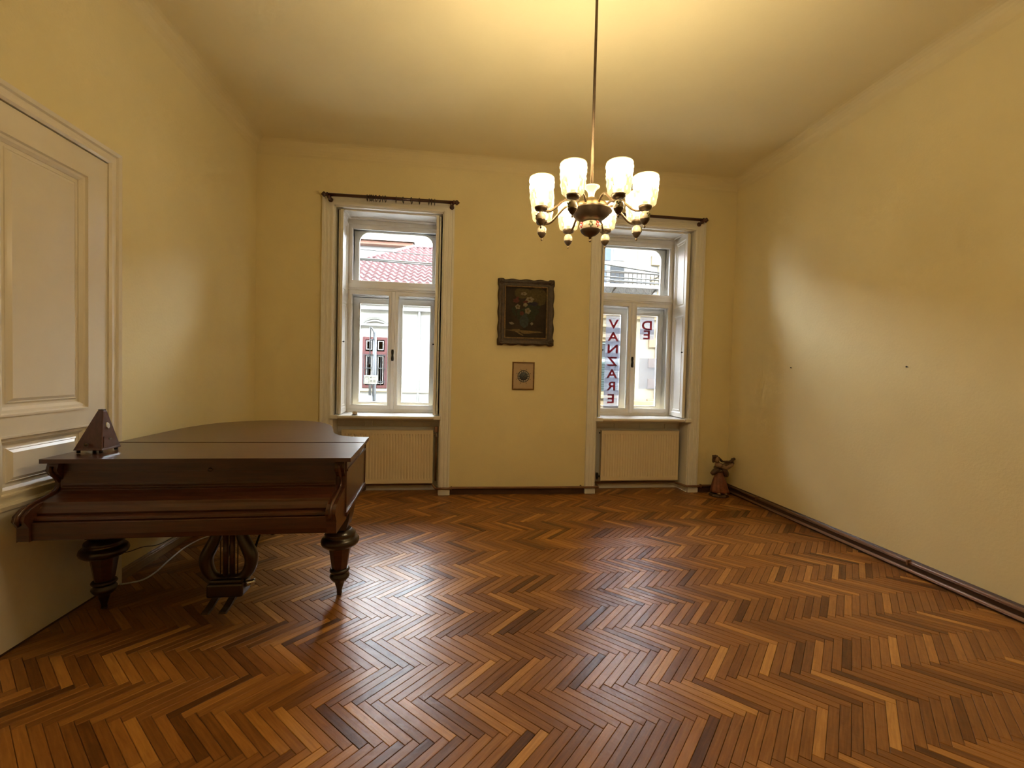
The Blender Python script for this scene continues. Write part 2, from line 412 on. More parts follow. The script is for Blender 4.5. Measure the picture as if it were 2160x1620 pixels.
for a, b in ((XL+.02, WINC[0]-CO), (WINC[0]+CO, WINC[1]-CO), (WINC[1]+CO, XR-.02)):
    bb.box(a, b, YB-.018, YB, 0, .085)
tag(bb.build('baseboard_back', DARKPAINT, bevel=.003), 'dark brown skirting board along the back wall', 'baseboard', kind='structure')
skirt('baseboard_front', (XL, YF), (XR, YF), (0, 1), DARKPAINT, .1, 'dark skirting board behind the camera')

# ---------------------------------------------------------------- windows
def window(idx, cx, label):
    w = thing('window_%d' % idx, (cx, YB, 0), label, 'window', kind='structure')
    # moulded casing, three sides down to the floor
    prof = [(0,0),(0,.022),(.012,.03),(.03,.03),(.034,.024),(.052,.024),(.056,.030),(.074,.030),(.078,.024),(.094,.024),(.1,.036),(.122,.036),(.122,0)]
    path = [(cx+WH, .06), (cx+WH, WT), (cx-WH, WT), (cx-WH, .06)]
    MB().mould(path, [(-a, b) for a, b in prof], XZ(YB), closed=False).build('casing', WHITE, w)
    for sx in (-1, 1):
        a, b = sorted((cx+sx*(WH-.004), cx+sx*(CO+.006)))
        MB().box(a, b, YB-.045, YB, 0, .06).build('plinth_block', WHITE, w, bevel=.004)
    # lining of the deep reveal
    FY = 5.645
    ln = MB()
    for sx in (-1, 1):
        a, b = sorted((cx+sx*WH, cx+sx*(WH-.012))); ln.box(a, b, YB, FY+.24, .86, WT)
    ln.box(cx-WH, cx+WH, YB, FY+.24, WT-.012, WT)
    ln.build('reveal_lining', WHITE, w)
    hd = MB().box(cx-.50, cx+.50, YB+.06, YB+.09, WT-.03, WT-.012).box(cx-.50, cx+.50, YB+.33, YB+.36, WT-.03, WT-.012)
    hd.box(cx-.53, cx-.50, YB+.06, YB+.36, WT-.03, WT-.012).box(cx+.50, cx+.53, YB+.06, YB+.36, WT-.03, WT-.012)
    hd.build('head_panel', WHITE, w, bevel=.004)
    # niche sides and apron
    na = MB()
    for sx in (-1, 1):
        a, b = sorted((cx+sx*WH, cx+sx*(WH-.01))); na.box(a, b, YB, 5.46, 0, .86)
    na.build('niche_lining', WHITE, w)
    ap = MB().box(cx-WH+.01, cx+WH-.01, 5.45, 5.47, .06, .86)
    ap.build('apron_panel', WHITE, w)
    ar = MB()
    ar.box(cx-WH+.01, cx+WH-.01, 5.436, 5.45, .83, .86).box(cx-WH+.01, cx+WH-.01, 5.436, 5.45, .70, .765)
    for q in (-.55, -.24, .10, .44):
        ar.box(cx+q-.045, cx+q+.045, 5.436, 5.45, .765, .83)
    ar.build('apron_rails', WHITE, w, bevel=.003)
    MB().box(cx-WH+.01, cx+WH-.01, 5.43, 5.45, 0, .06).build('niche_skirting', WHITE, w, bevel=.003)
    # sill board
    pr = [(YB-.035, .885), (YB-.045, .893), (YB-.045, .907), (YB-.037, .915), (FY+.05, .915), (FY+.05, .877), (YB-.02, .877)]
    MB().prism(pr, cx-WH-.0, cx+WH+.0, 'x').build('sill', WHITE, w, bevel=.002)
    for sx in (-1, 1):
        a, b = sorted((cx+sx*(WH-.075), cx+sx*(WH+.012))); MB().box(a, b, YB-.058, YB-.0, .878, .921).build('sill_block', WHITE, w, bevel=.008)
    # inner frame (y FY) : outer box, transom, mullion
    ox = .55
    def ring(y, x0, x1, z0, z1, wd, th): return MB().mould(rect(x0, x1, z0, z1), [(0,0),(0,th),(wd-.008,th),(wd,th-.008),(wd,0)], XZ(y+th), True)
    fr = MB().mould(rect(cx-WH+.012, cx+WH-.012, SILL, WT-.012), [(0,0),(0,.05),(.05,.05),(.058,.04),(.058,0)], XZ(FY+.05), True)
    fr.box(cx-ox, cx+ox, FY-.015, FY+.05, 2.405, 2.475)
    fr.box(cx-ox, cx+ox, FY-.03, FY-.012, 2.425, 2.462)
    fr.build('inner_frame', WHITE, w, bevel=.004)
    MB().box(cx-.022, cx+.022, FY-.03, FY+.01, SILL+.03, 2.40).build('mullion_batten', WHITE, w, bevel=.008)
    def sash(name, x0, x1, z0, z1, y, wd, th=.04):
        s = ring(y, x0, x1, z0, z1, wd, th).build(name, WHITE, w, bevel=.003)
        MB().box(x0+wd-.01, x1-wd+.01, y+.018, y+.022, z0+wd-.01, z1-wd+.01).build('pane', GLASS, s)
        return s
    sash('top_sash', cx-ox, cx+ox, 2.468, WT-.065, FY-.004, .055)
    for sx in (-1, 1):
        a, b = sorted((cx+sx*.004, cx+sx*ox))
        s = sash('casement', a, b, SILL+.035, 2.405, FY-.004, .055)
    # outer frame with a round cornered top light
    OY = FY+.17
    of = MB().mould(rect(cx-WH+.012, cx+WH-.012, SILL, WT-.012), [(0,0),(0,.06),(.085,.06),(.085,0)], XZ(OY+.06), True)
    of.box(cx-.52, cx+.52, OY, OY+.06, 2.335, 2.485).build('outer_frame', WHITE, w, bevel=.004)
    x0, x1, z0, z1 = cx-.52, cx+.52, 2.478, WT-.08
    bxo = .455; rr = .13
    arc = [(cx-bxo, z0+.03), (cx+bxo, z0+.03)]
    arc += [(cx+bxo-rr+rr*math.cos(t), z1-.02-rr+rr*math.sin(t)) for t in [PI/2*k/8 for k in range(9)]]
    arc += [(cx-bxo+rr+rr*math.cos(t), z1-.02-rr+rr*math.sin(t)) for t in [PI/2+PI/2*k/8 for k in range(9)]]
    sa = MB(); nO = len(arc); outer = []
    for px, pz in arc:
        # push outwards to the rectangle
        dx = (px-cx); dz = pz-(z0+z1)/2
        t = min((.525)/abs(dx) if abs(dx) > 1e-6 else 9, ((z1-z0)/2+.01)/abs(dz) if abs(dz) > 1e-6 else 9)
        outer.append((cx+dx*t, (z0+z1)/2+dz*t))
    vs = [(x, OY+yy, z) for yy in (0, .045) for x, z in arc]+[(x, OY+yy, z) for yy in (0, .045) for x, z in outer]
    fs = []
    for i in range(nO):
        j = (i+1) % nO
        fs += [(i, j, 2*nO+j, 2*nO+i), (nO+i, 3*nO+i, 3*nO+j, nO+j), (i, nO+i, nO+j, j)]
    sa.add(vs, fs)
    sb = sa.build('round_top_sash', WHITE, w, bevel=.003)
    MB().mould(arc, [(-.012,0),(-.012,.012),(.006,.008),(.006,0)], XZ(OY), True).build('glazing_bead', WHITE, sb)
    MB().box(cx-.50, cx+.50, OY+.02, OY+.024, z0+.01, z1-.01).build('pane', GLASS, sb)
    for sx in (-1, 1):
        a, b = sorted((cx+sx*.005, cx+sx*.52))
        sash('outer_casement', a, b, SILL+.03, 2.350, OY, .085, .045)
    # handle on the mullion
    hp = MB(); z = 1.62
    hp.mould([(cx-.012, z-.07), (cx+.012, z-.07), (cx+.017, z-.04), (cx+.011, z), (cx+.017, z+.04), (cx+.012, z+.07), (cx-.012, z+.07), (cx-.017, z+.04), (cx-.011, z), (cx-.017, z-.04)], [(0,0),(0,.006),(.008,.008),(.008,0)], XZ(FY-.03), True)
    hp.box(cx-.008, cx+.008, FY-.036, FY-.03, z-.065, z+.065)
    hp.lathe([(.0,-.02),(.006,-.02),(.008,0),(.009,.012),(.0,.014)], 10, (cx, FY-.04, z), mtx=Matrix.Rotation(PI/2, 3, 'X'))
    hp.obox(Matrix.Translation((cx, FY-.058, z-.03)), .006, .007, .04)
    hp.build('window_handle', IRON, w, bevel=.002)
    # folded shutters in the reveals: a hinged board with sunk panels
    for sx in (-1, 1):
        flat = (idx == 2 and sx < 0)
        hinge = Vector((cx+sx*(WH-(.036 if flat else .035)), FY-.03, 0))
        ang = math.radians(-.8 if flat else 4 if sx < 0 else 3)
        L = .375
        d = Vector((-sx*math.sin(ang), -math.cos(ang), 0)); n = Vector((-sx*math.cos(ang), math.sin(ang), 0))
        def fn(uu, vv, b, hinge=hinge, d=d, n=n): p = hinge+d*uu+n*b; return (p.x, p.y, vv)
        sh = MB()
        for a0, a1, b0, b1 in ((0, L, SILL+.012, WT-.03),):
            vs = [fn(a, z, b) for b in (0, .02) for a, z in rect(a0, a1, b0, b1)]
            sh.add(vs, [(0,1,2,3),(4,7,6,5),(0,4,5,1),(1,5,6,2),(2,6,7,3),(3,7,4,0)])
        so = sh.build('shutter', WHITE, w, bevel=.002)
        st = MB()
        for b0, b1 in ((SILL+.012, 2.28), (2.28, WT-.03)):
            st.mould(rect(0, L, b0, b1), [(0,.02),(0,.03),(.055,.03),(.068,.02)], fn, True)
        st.build('shutter_frame', WHITE, so, origin=so['o'])
        pn = MB()
        for b0, b1 in ((SILL+.012, 2.28), (2.28, WT-.03)):
            pn.mould(rect(.085, L-.085, b0+.085, b1-.085), [(0,.02),(0,.026),(.006,.026),(.012,.022),(.012,.02)], fn, True)
        pn.build('shutter_panel', WHITE, so, origin=so['o'])
        # back leaf folded behind the front one
        vs = [fn(a, z, b) for b in (-.022, -.006) for a, z in rect(.01, L-.03, SILL+.012, WT-.03)]
        MB().add(vs, [(0,1,2,3),(4,7,6,5),(0,4,5,1),(1,5,6,2),(2,6,7,3),(3,7,4,0)]).build('shutter_leaf', WHITE, w)
        kp = Vector(fn(L-.03, 1.75, .03)); kn = MB()
        kn.sphere(kp+n*.016, .010, 10, 6).tube([kp, kp+n*.01], .004, 8).build('shutter_knob', IRON, so, origin=so['o'])
    return w
window(1, WINC[0], 'tall white double casement window with a red tiled roof outside')
window(2, WINC[1], 'tall white double casement window with the mirrored sale papers')

# ---------------------------------------------------------------- door in the left wall
dr = thing('door_1', (XL, 2.335, 0), 'tall cream painted double door behind the piano', 'door', kind='structure')
YD = lambda u, v, b: (XL+b, u, v)
D0, D1, DT = 1.565, 3.105, 2.685      # opening
prof = [(0,-.06),(0,.02),(.012,.03),(.028,.03),(.034,.022),(.055,.022),(.062,.034),(.082,.040),(.082,0)]
MB().mould([(D0, 0), (D0, DT), (D1, DT), (D1, 0)], prof, YD, closed=False).build('casing', DOORW, dr)
XD = XL+.022
YDL = lambda u, v, b: (XD+b, u, v)
for y0, y1, hs in ((D0+.0008, 2.333, 1), (2.337, D1-.0008, -1)):
    lf = MB().box(XD-.075, XD-.035, y0, y1, .012, DT-.006)
    leaf = lf.build('door_leaf', DOORW, dr)
    ya, yb = y0+.085, y1-.145
    if hs > 0: ya, yb = y0+.145, y1-.085
    st = MB(); xa, xb = XD-.035, XD-.010
    st.box(xa, xb, y0, ya, .012, DT-.006).box(xa, xb, yb, y1, .012, DT-.006)
    st.box(xa, xb, ya, yb, 2.545, DT-.006).box(xa, xb, ya, yb, 1.075, 1.17).box(xa, xb, ya, yb, .012, .775)
    st.build('stiles_and_rails', DOORW, leaf, origin=leaf['o'])
    for z0, z1, nm in ((1.17, 2.545, 'upper_panel'), (.775, 1.075, 'lower_panel')):
        p = MB()
        p.mould([(ya, z0), (yb, z0), (yb, z1), (ya, z1)], [(0,-.035),(0,-.004),(.010,-.004),(.016,-.016),(.030,-.018),(.045,-.030),(.045,-.035)], YDL, True)
        b = .062
        p.mould([(ya+b, z0+b), (yb-b, z0+b), (yb-b, z1-b), (ya+b, z1-b)], [(0,-.035),(.002,-.030),(.008,-.026),(.012,-.030),(.020,-.026),(.026,-.020)], YDL, True)
        p.box(XD-.04, XD-.020, ya+b+.026, yb-b-.026, z0+b+.026, z1-b-.026)
        p.build(nm, DOORW, leaf, origin=leaf['o'])
    MB().mould([(y0, .735), (y1, .735)], [(0,0),(-.03,0),(-.03,.008),(-.02,.018),(0,.022),(.012,.012),(.012,0)], lambda u, v, b: (XD-.012+b, u, v), closed=False).build('kick_moulding', DOORW, leaf, origin=leaf['o'])
for z in (.45, 1.35, 2.2):
    MB().lathe([(.009,-.055),(.011,-.05),(.011,.05),(.009,.055),(.004,.065)], 10, (XL-.004, D1+.002, z)).build('hinge', DOORW, dr)
hd = MB().box(XL-.010, XL-.004, 2.285, 2.31, 1.0, 1.16)
hd.tube([(XL-.006, 2.298, 1.1), (XL+.045, 2.298, 1.1), (XL+.05, 2.285, 1.1), (XL+.05, 2.19, 1.095)], .008, 8)
hd.build('door_handle', BRASS, dr, bevel=.002)
MB().box(XL-.06, XL+.012, D0, D1, 0, .012).build('threshold', DARKPAINT, dr)

# ---------------------------------------------------------------- radiators and pipes
def radiator(cx, x0, x1, z0, z1, label, valve):
    t = thing('radiator', (cx, 5.36, 0), label, 'radiator', 'panel radiators under the windows')
    yf, yb = 5.318, 5.385
    n = round((x1-x0-.05)/.0333); p = (x1-x0-.05)/n
    b = MB()
    b.mould(rect(x0, x1, z0, z1), [(0, -.02), (0, .008), (.004, .012), (.025, .012), (.025, .0), (.025, -.02)], XZ(yf+.012), True)
    b.box(x0+.02, x1-.02, yf+.014, yf+.022, z0+.02, z1-.02)
    b.build('front_frame', RADI, t)
    vs = []; prof = []
    for i in range(n):
        a = x0+.025+i*p
        prof += [(a, 0), (a+p*.28, 0), (a+p*.40, .007), (a+p*.62, .007), (a+p*.74, 0)]
    prof.append((x1-.025, 0))
    zs = [(z0+.025, 0), (z0+.045, 0), (z0+.060, 1), (z1-.060, 1), (z1-.045, 0), (z1-.025, 0)]
    for zz, k in zs:
        for a, d in prof: vs.append((a, yf+.001+d*k, zz))
    m = len(prof)
    MB().add(vs, [(q*m+i, q*m+i+1, (q+1)*m+i+1, (q+1)*m+i) for q in range(len(zs)-1) for i in range(m-1)]).build('ribbed_panel', RADI, t)
    bk = MB().box(x0+.03, x1-.03, yf+.03, yb, z0+.02, z1-.02)
    bk.build('convector_core', RADD, t)
    gr = MB()
    for k in range(48):
        a = x0+.02+k*(x1-x0-.04)/48; gr.box(a, a+.012, yf+.015, yb, z1-.006, z1-.001)
    gr.box(x0, x1, yf+.012, yf+.018, z1-.012, z1).box(x0, x1, yb-.006, yb, z1-.012, z1)
    gr.build('top_grille', RADI, t)
    for a in (x0, x1-.003): MB().box(a, a+.003, yf+.014, yb, z0+.015, z1-.004).build('side_cover', RADI, t)
    for a in (x0+.15, x1-.15):
        MB().box(a-.015, a+.015, yb-.003, 5.452, z1-.2, z1-.15).build('wall_bracket', RADI, t)
    # thermostatic valve and riser
    vx = x1+.035 if valve > 0 else x0-.035
    sx = 1 if valve > 0 else -1
    if valve > 0:
        v = MB().tube([(x1-.01, 5.35, z1-.05), (vx, 5.35, z1-.05)], .011, 10).lathe([(.014,-.03),(.016,0),(.012,.02)], 12, (vx, 5.35, z1-.05))
        v.build('valve_body', CHROME, t)
        MB().lathe([(.017,0),(.022,.006),(.023,.05),(.020,.066),(.0,.068)], 16, (vx, 5.35, z1-.025)).build('valve_head', mat('faded_orange_plastic', (.55, .33, .22), .5), t)
        MB().tube([(vx, 5.35, z1-.07), (vx, 5.35, .130)], .010, 10).build('riser_pipe', BROWNPAINT, t)
    else:
        v = MB().tube([(x0+.01, 5.35, z0+.05), (vx, 5.35, z0+.05)], .011, 10).lathe([(.013,-.03),(.015,0),(.017,.03),(.014,.045)], 12, (vx, 5.35, z0+.05))
        v.build('valve_body', IRON, t)
        MB().tube([(vx, 5.35, z0+.02), (vx, 5.35, .130)], .010, 10).build('riser_pipe', BROWNPAINT, t)
        MB().sphere((x0-.012, 5.36, z1-.035), .010, 8, 6).build('bleed_valve', IRON, t)
    return t
radiator(WINC[0], -1.27, -.225, .105, .737, 'cream ribbed panel radiator half hidden behind the piano', 1)
radiator(WINC[1], 1.842, 2.866, .122, .752, 'cream ribbed panel radiator under the window with papers', -1)

def pipe(name, path, rad, label, m=BROWNPAINT, clips=()):
    t = thing(name, path[0], label, 'pipe', 'heating pipes along the skirting')
    MB().tube(path, rad, 12).build('pipe_run', m, t)
    for cp, n in clips:
        c = Vector(cp); n = Vector(n)
        d = Vector((n.y, -n.x, 0))
        mb = MB().obox(Matrix.Translation(c+n*.004)@Matrix(((d.x, n.x, 0, 0), (d.y, n.y, 0, 0), (0, 0, 1, 0), (0, 0, 0, 1))), .007, .018, rad+.007)
        mb.build('pipe_clip', m, t, bevel=.003)
    return t
def back_pipe(z, off, label):
    y = YB-.018-off; yn = 5.43-off
    pts = [(XL+.05, y, z)]
    for c in WINC:
        pts += [(c-CO+.03, y-.027, z), (c-WH+.03, y-.027, z), (c-WH+.07, yn-.03, z), (c+WH-.09, yn-.03, z), (c+WH-.03, y-.027, z), (c+CO-.01, y-.027, z), (c+CO+.04, y, z)]
    pts += [(XR-.045, y, z)]
    return pipe('heating_pipe', pts, .014, label, clips=[((x, y, z), (0, -1, 0)) for x in (.0, 1.55, 3.1)])
back_pipe(.084, .017, 'brown upper heating pipe along the back wall skirting')
pipe('heating_pipe', [(XR-.034, YF+.05, .088), (XR-.034, YB-.06, .088)], .013, 'brown upper heating pipe along the right wall', clips=[((XR-.034, y, .088), (-1, 0, 0)) for y in (.4, 1.6, 2.9, 4.6)])
pipe('heating_pipe', [(XR-.036, YF+.05, .030), (XR-.036, YB-.06, .030)], .012, 'lower heating pipe on the floor beside the right wall', m=mat('worn_brown_pipe', (.30, .17, .10), .3), clips=[])

# ---------------------------------------------------------------- curtain rods
def curtain_rod(x0, x1, z0, z1, label, rings):
    y = YB-.10
    t = thing('curtain_rod', ((x0+x1)/2, y, z0), label, 'curtain rod', 'curtain rods above the windows')
    dz = (z1-z0)/(x1-x0); Z = lambda x: z0+(x-x0)*dz
    MB().tube([(x0+.05, y, Z(x0+.05)), (x1-.05, y, Z(x1-.05))], .0175, 14).build('pole', RODW, t)
    for s, xx in ((-1, x0), (1, x1)):
        m = Matrix.Rotation(s*PI/2, 3, 'Y')
        MB().lathe([(.018,-.062),(.025,-.058),(.025,-.05),(.016,-.044),(.018,-.036),(.028,-.026),(.029,-.016),(.020,-.006),(.010,.004),(.0,.014)], 14, (xx, y, Z(xx)), mtx=m).build('finial', RODW, t)
        bx = xx-s*.075
        b = MB().tube([(bx, YB, Z(bx)-.035), (bx, y, Z(bx)-.03), (bx, y, Z(bx))], .011, 10)
        b.lathe([(.026,0),(.026,.008),(.018,.014),(.0,.014)], 16, (bx, YB-.036, Z(bx)-.035), mtx=Matrix.Rotation(PI/2, 3, 'X'))
        b.sphere((bx, y-.004, Z(bx)-.03), .022, 12, 8)
        b.build('bracket', RODW, t)
    for k, rx in enumerate(rings):
        tor = [(0, .031*math.cos(q), .031*math.sin(q)) for q in [2*PI*i/18 for i in range(18)]]
        rg = MB().tube(tor,   .0042, 7, closed=True, up=(1, 0, 0)); rg.tube([(0, .004*math.cos(q), -.039+.005*math.sin(q)) for q in [2*PI*i/8 for i in range(8)]], .0014, 5, closed=True, up=(1, 0, 0))
        o = rg.build('curtain_ring', RINGM, None, origin=(0, 0, 0)); o.location = (rx, y, Z(rx)-.0085)
        o.rotation_euler = (0, 0, random.uniform(-.22, .22))
        tag(o, 'small dark curtain ring, %s from the left on the rod' % ('first second third fourth fifth sixth seventh eighth ninth tenth eleventh twelfth thirteenth fourteenth last'.split()[k]), 'curtain ring', 'curtain rings on the left rod')
curtain_rod(-1.46, .015, 3.335, 3.348, 'dark wooden curtain rod with rings above the left window', [-.985,-.955,-.938,-.92,-.89,-.852,-.82,-.79,-.675,-.598,-.507,-.42,-.315,-.288,-.252])
curtain_rod(1.60, 3.03, 3.358, 3.358, 'bare dark wooden curtain rod above the right window', [])

# ---------------------------------------------------------------- piano
PO = (-1.32, 3.2, 0)
pn = thing('grand_piano', PO, 'old dark mahogany grand piano with its lid closed', 'piano')
lidz = .95
outline_back = [(-.602, 3.335, 0), (-.70, 3.345, 0), (-.815, 3.41, 0), (-.90, 3.56, 0), (-.965, 3.80, 0), (-1.06, 4.07, 0), (-1.23, 4.28, 0), (-1.50, 4.37, 0), (-1.76, 4.32, 0), (-1.975, 4.13, 0), (-2.068, 3.82, 0), (-2.080, 3.5, 0)]
cv = [(p.x, p.y) for p in spline(outline_back, 5)]
SEAM = 3.085
full = [(-2.088, SEAM)]+[(-.590, SEAM)]+cv
def inset(poly, d):
    P = [Vector(p) for p in poly]; out = []
    m = len(P)
    for i in range(m):
        d1 = (P[i]-P[i-1]).normalized(); d2 = (P[(i+1) % m]-P[i]).normalized()
        n1 = Vector((-d1.y, d1.x)); n2 = Vector((-d2.y, d2.x)); mi = n1+n2; mi /= max(.5, mi.dot(n1))
        q = P[i]+mi*d; out.append((q.x, q.y))
    return out
MB().prism([(x, y+.004) if y < SEAM+.001 else (x, y) for x, y in full], lidz-.022, lidz, 'z').build('main_lid', PIANO, pn, bevel=.005)
flap = [(-2.092, 2.55), (-.572, 2.556), (-.590, SEAM-.003), (-2.088, SEAM-.003)]
fo_ = MB().prism(flap, lidz-.024, lidz-.002, 'z').build('front_lid', PIANO, pn, bevel=.005)
# bead under the lid edge
rim = inset(full+[], .022)
rim_poly = [(-2.066, 2.62), (-.605, 2.62)]+inset([(-2.088, 2.4), (-.590, 2.4)]+cv, .024)[2:]
MB().prism(rim_poly, .60, lidz-.022, 'z').build('case', PIANO, pn, bevel=.004)
MB().prism(inset(rim_poly, -.008), .862, .872, 'z').build('case_bead', PIANO, pn, bevel=.003)
MB().prism(inset(rim_poly, -.006), .60, .622, 'z').build('case_base_moulding', PIANO, pn, bevel=.004)
# bottom frame
MB().prism(inset(rim_poly, .03), .565, .602, 'z').build('bottom_board', PIANOK, pn)
# scrolled cheeks
cheek = [(2.66, .928), (2.585, .928), (2.578, .905), (2.572, .885), (2.585, .862), (2.615, .838), (2.632, .812), (2.628, .786), (2.60, .765), (2.54, .752), (2.475, .742), (2.425, .727), (2.395, .705), (2.388, .68), (2.402, .66), (2.415, .64), (2.415, .572), (2.66, .572)]
for x0, x1 in ((-2.078, -2.026), (-.662, -.612)):
    MB().prism(cheek, x0, x1, 'x').build('cheek', PIANO, pn, bevel=.009, seg=3)
    # raised scroll edge
    mid = (x0+x1)/2
    MB().tube([(mid, a-.004, b) for a, b in cheek[2:15]], .012, 8, flat=.7, up=(1, 0, 0)).build('cheek_moulding', PIANO, pn)
front = [(2.70, .93), (2.615, .93), (2.612, .81), (2.606, .80), (2.596, .79), (2.60, .776), (2.575, .762), (2.525, .754), (2.492, .742), (2.487, .728), (2.47, .716), (2.456, .70), (2.462, .688), (2.442, .680), (2.438, .668), (2.442, .662), (2.442, .600), (2.434, .594), (2.434, .572), (2.70, .572)]
MB().prism(front, -2.026, -.662, 'x').build('fallboard', PIANO, pn, bevel=.002)
MB().prism([(2.446, .662), (2.428, .660), (2.426, .60), (2.428, .575), (2.446, .575)], -2.026, -.662, 'x').build('key_slip', PIANO, pn, bevel=.003)
MB().lathe([(.0,.0),(.011,0),(.011,.003),(.006,.005),(.0,.005)], 14, (-1.32, 2.612, .875), mtx=Matrix.Rotation(PI/2, 3, 'X')).build('lock_plate', BRASSD, pn)
# hinges across the seam
# legs
def piano_leg(x, y):
    o = thing('tmp', (x, y, 0), None, None) if False else None
    pf = [(.0,.005),(.008,.005),(.016,.018),(.014,.030),(.018,.045),(.022,.060),(.027,.075),(.030,.090),(.045,.100),(.054,.112),(.060,.122),(.060,.134),(.050,.145),(.052,.152),(.058,.158),(.062,.165),(.058,.173),(.050,.178)]
    lg = MB().lathe(pf, 20, (x, y, 0))
    leg = lg.build('leg', PIANOK, pn)
    MB().lathe([(.047,.176),(.052,.20),(.068,.315),(.070,.322)], 8, (x, y, 0), smooth=False, mtx=Matrix.Rotation(PI/8, 3, 'Z')).build('leg_shaft', PIANO, leg, origin=leg['o'], bevel=.003)
    MB().lathe([(.070,.320),(.098,.325),(.112,.338),(.116,.352),(.112,.368),(.104,.376),(.092,.380),(.088,.390),(.094,.398),(.092,.408),(.078,.418),(.066,.430)], 28, (x, y, 0)).build('leg_collar', PIANOK, leg, origin=leg['o'])
    sc = [(x-.075, .575), (x-.065, .50), (x-.05, .44), (x+.05, .44), (x+.065, .50), (x+.075, .575)]
    MB().prism(sc, y-.075, y+.075, 'y').build('leg_block', PIANOK, leg, origin=leg['o'], bevel=.012, seg=3)
    MB().lathe([(.0,-.012),(.012,-.012),(.012,.012),(.0,.012)], 14, (x, y, .013), mtx=Matrix.Rotation(PI/2, 3, 'Y')).build('caster', BRASSD, leg, origin=leg['o'])
piano_leg(-.70, 2.91); piano_leg(-2.01, 2.87); piano_leg(-1.50, 4.02)
# pedal lyre
LX, LY = -1.295, 2.78
ly = MB().box(LX-.085, LX+.085, LY-.05, LY+.05, .475, .575)
lyre = ly.build('pedal_lyre', PIANOK, pn, bevel=.012)
for s in (-1, 1):
    pts = [(LX+s*q, LY, z) for q, z in ((.062, .50), (.068, .455), (.085, .41), (.106, .365), (.120, .33), (.122, .29), (.110, .245), (.085, .210), (.05, .195), (.0, .19))]
    sp = spline(pts, 4)
    rr = [.026+.012*math.sin(PI*min(1, i/(len(sp)-1)*1.15)) for i in range(len(sp))]
    MB().tube(sp, rr, 10, up=(0, 1, 0)).build('lyre_arm', PIANOK, lyre, origin=lyre['o'])
    MB().sphere((LX+s*.122, LY, .355), .024, 10, 8).build('lyre_scroll', PIANOK, lyre, origin=lyre['o'])
    MB().tube([(LX+s*.018, LY+.0, .48), (LX+s*.018, LY, .19)], .015, 10).build('lyre_post', PIANO, lyre, origin=lyre['o'])
    MB().tube([(LX+s*.047, LY+.0, .48), (LX+s*.047, LY, .16)], .0035, 6).build('pedal_rod', BRASS, lyre, origin=lyre['o'])
MB().box(LX-.098, LX+.098, LY-.06, LY+.06, .105, .185).build('lyre_box', PIANOK, lyre, origin=lyre['o'], bevel=.012)
MB().box(LX-.09, LX+.09, LY-.05, LY+.05, .18, .205).build('lyre_cap', PIANOK, lyre, origin=lyre['o'], bevel=.01)
for s in (-1, 1):
    x = LX+s*.045
    pd = [(LY+.02, .105), (LY-.07, .095), (LY-.13, .075), (LY-.175, .072), (LY-.185, .08), (LY-.175, .086), (LY-.13, .09), (LY-.07, .11), (LY+.02, .12)]
    MB().prism(pd, x-.018, x+.018, 'x').build('pedal', BRASSD, lyre, origin=lyre['o'], bevel=.006)
MB().tube([(LX+.095, LY-.02, .165), (LX+.145, LY-.0, .175)], [.018, .013], 12).build('lyre_ferrule', CHROME, lyre, origin=lyre['o'])
for s in (-1, 1):
    MB().tube([(LX+s*.06, LY+.05, .16), (LX+s*.10, LY+.40, .57)], .007, 8).build('lyre_brace', IRON, lyre, origin=lyre['o'])

pn.rotation_euler = (0, 0, math.radians(1.0))
# ---------------------------------------------------------------- metronome
mx0, my0, mz0 = -1.965, 2.755, lidz
mt = thing('metronome', (mx0, my0, mz0), 'dark pyramid metronome standing on the piano lid', 'metronome')
hb = .072
TS = .022
body = MB().add([(mx0+sx*q+(TS if q < .03 else 0), my0+sy*q, z) for q, z in ((hb, mz0+.016), (hb-.004, mz0+.026), (.016, mz0+.222), (.012, mz0+.232)) for sx, sy in ((-1,-1),(1,-1),(1,1),(-1,1))],
    [(3,2,1,0)]+[(k*4+i, k*4+(i+1) % 4, k*4+4+(i+1) % 4, k*4+4+i) for k in range(3) for i in range(4)]+[(12,13,14,15)])
body.build('pyramid_case', METRO, mt, bevel=.003)
for sx in (-1, 1):
    for sy in (-1, 1): MB().lathe([(.0,0),(.008,0),(.009,.016),(.0,.016)], 10, (mx0+sx*.055, my0+sy*.055, mz0)).build('foot', IRON, mt)
MB().box(mx0+TS-.013, mx0+TS+.013, my0-.013, my0+.013, mz0+.231, mz0+.236).build('cap', IRON, mt, bevel=.003)
slope = math.atan2(hb-.004-.016-TS, .196)
mm = Matrix.Translation((mx0+.0, my0, mz0)) 
def onface(y, z, out): # point on the +x face
    x = (hb-.004)-(z-.026)/.196*(hb-.004-.016-TS); return (mx0+x+out*math.cos(slope), my0+y, mz0+z+out*math.sin(slope))
def disc(rad_y, rad_z, zc, out, n=20): return [onface(rad_y*math.cos(2*PI*i/n), zc+rad_z*math.sin(2*PI*i/n), out) for i in range(n)]
d0, d1 = disc(.013, .019, .145, .0005), disc(.011, .016, .145, .004)
MB().add(d0+d1, [tuple(range(20, 40))]+[(i, (i+1) % 20, 20+(i+1) % 20, 20+i) for i in range(20)]).build('emblem', CHROME, mt)
pl_ = [onface(y, z, o) for o in (.0003, .0025) for y, z in ((-.055, .03), (.055, .03), (.042, .088), (-.042, .088))]
MB().add(pl_, [(4,5,6,7),(0,1,5,4),(1,2,6,5),(2,3,7,6),(3,0,4,7)]).build('front_plate', METRO, mt)
k0 = [onface(y, z, .003) for y, z in ((-.010, .068), (.010, .068), (.010, .075), (-.010, .075))]
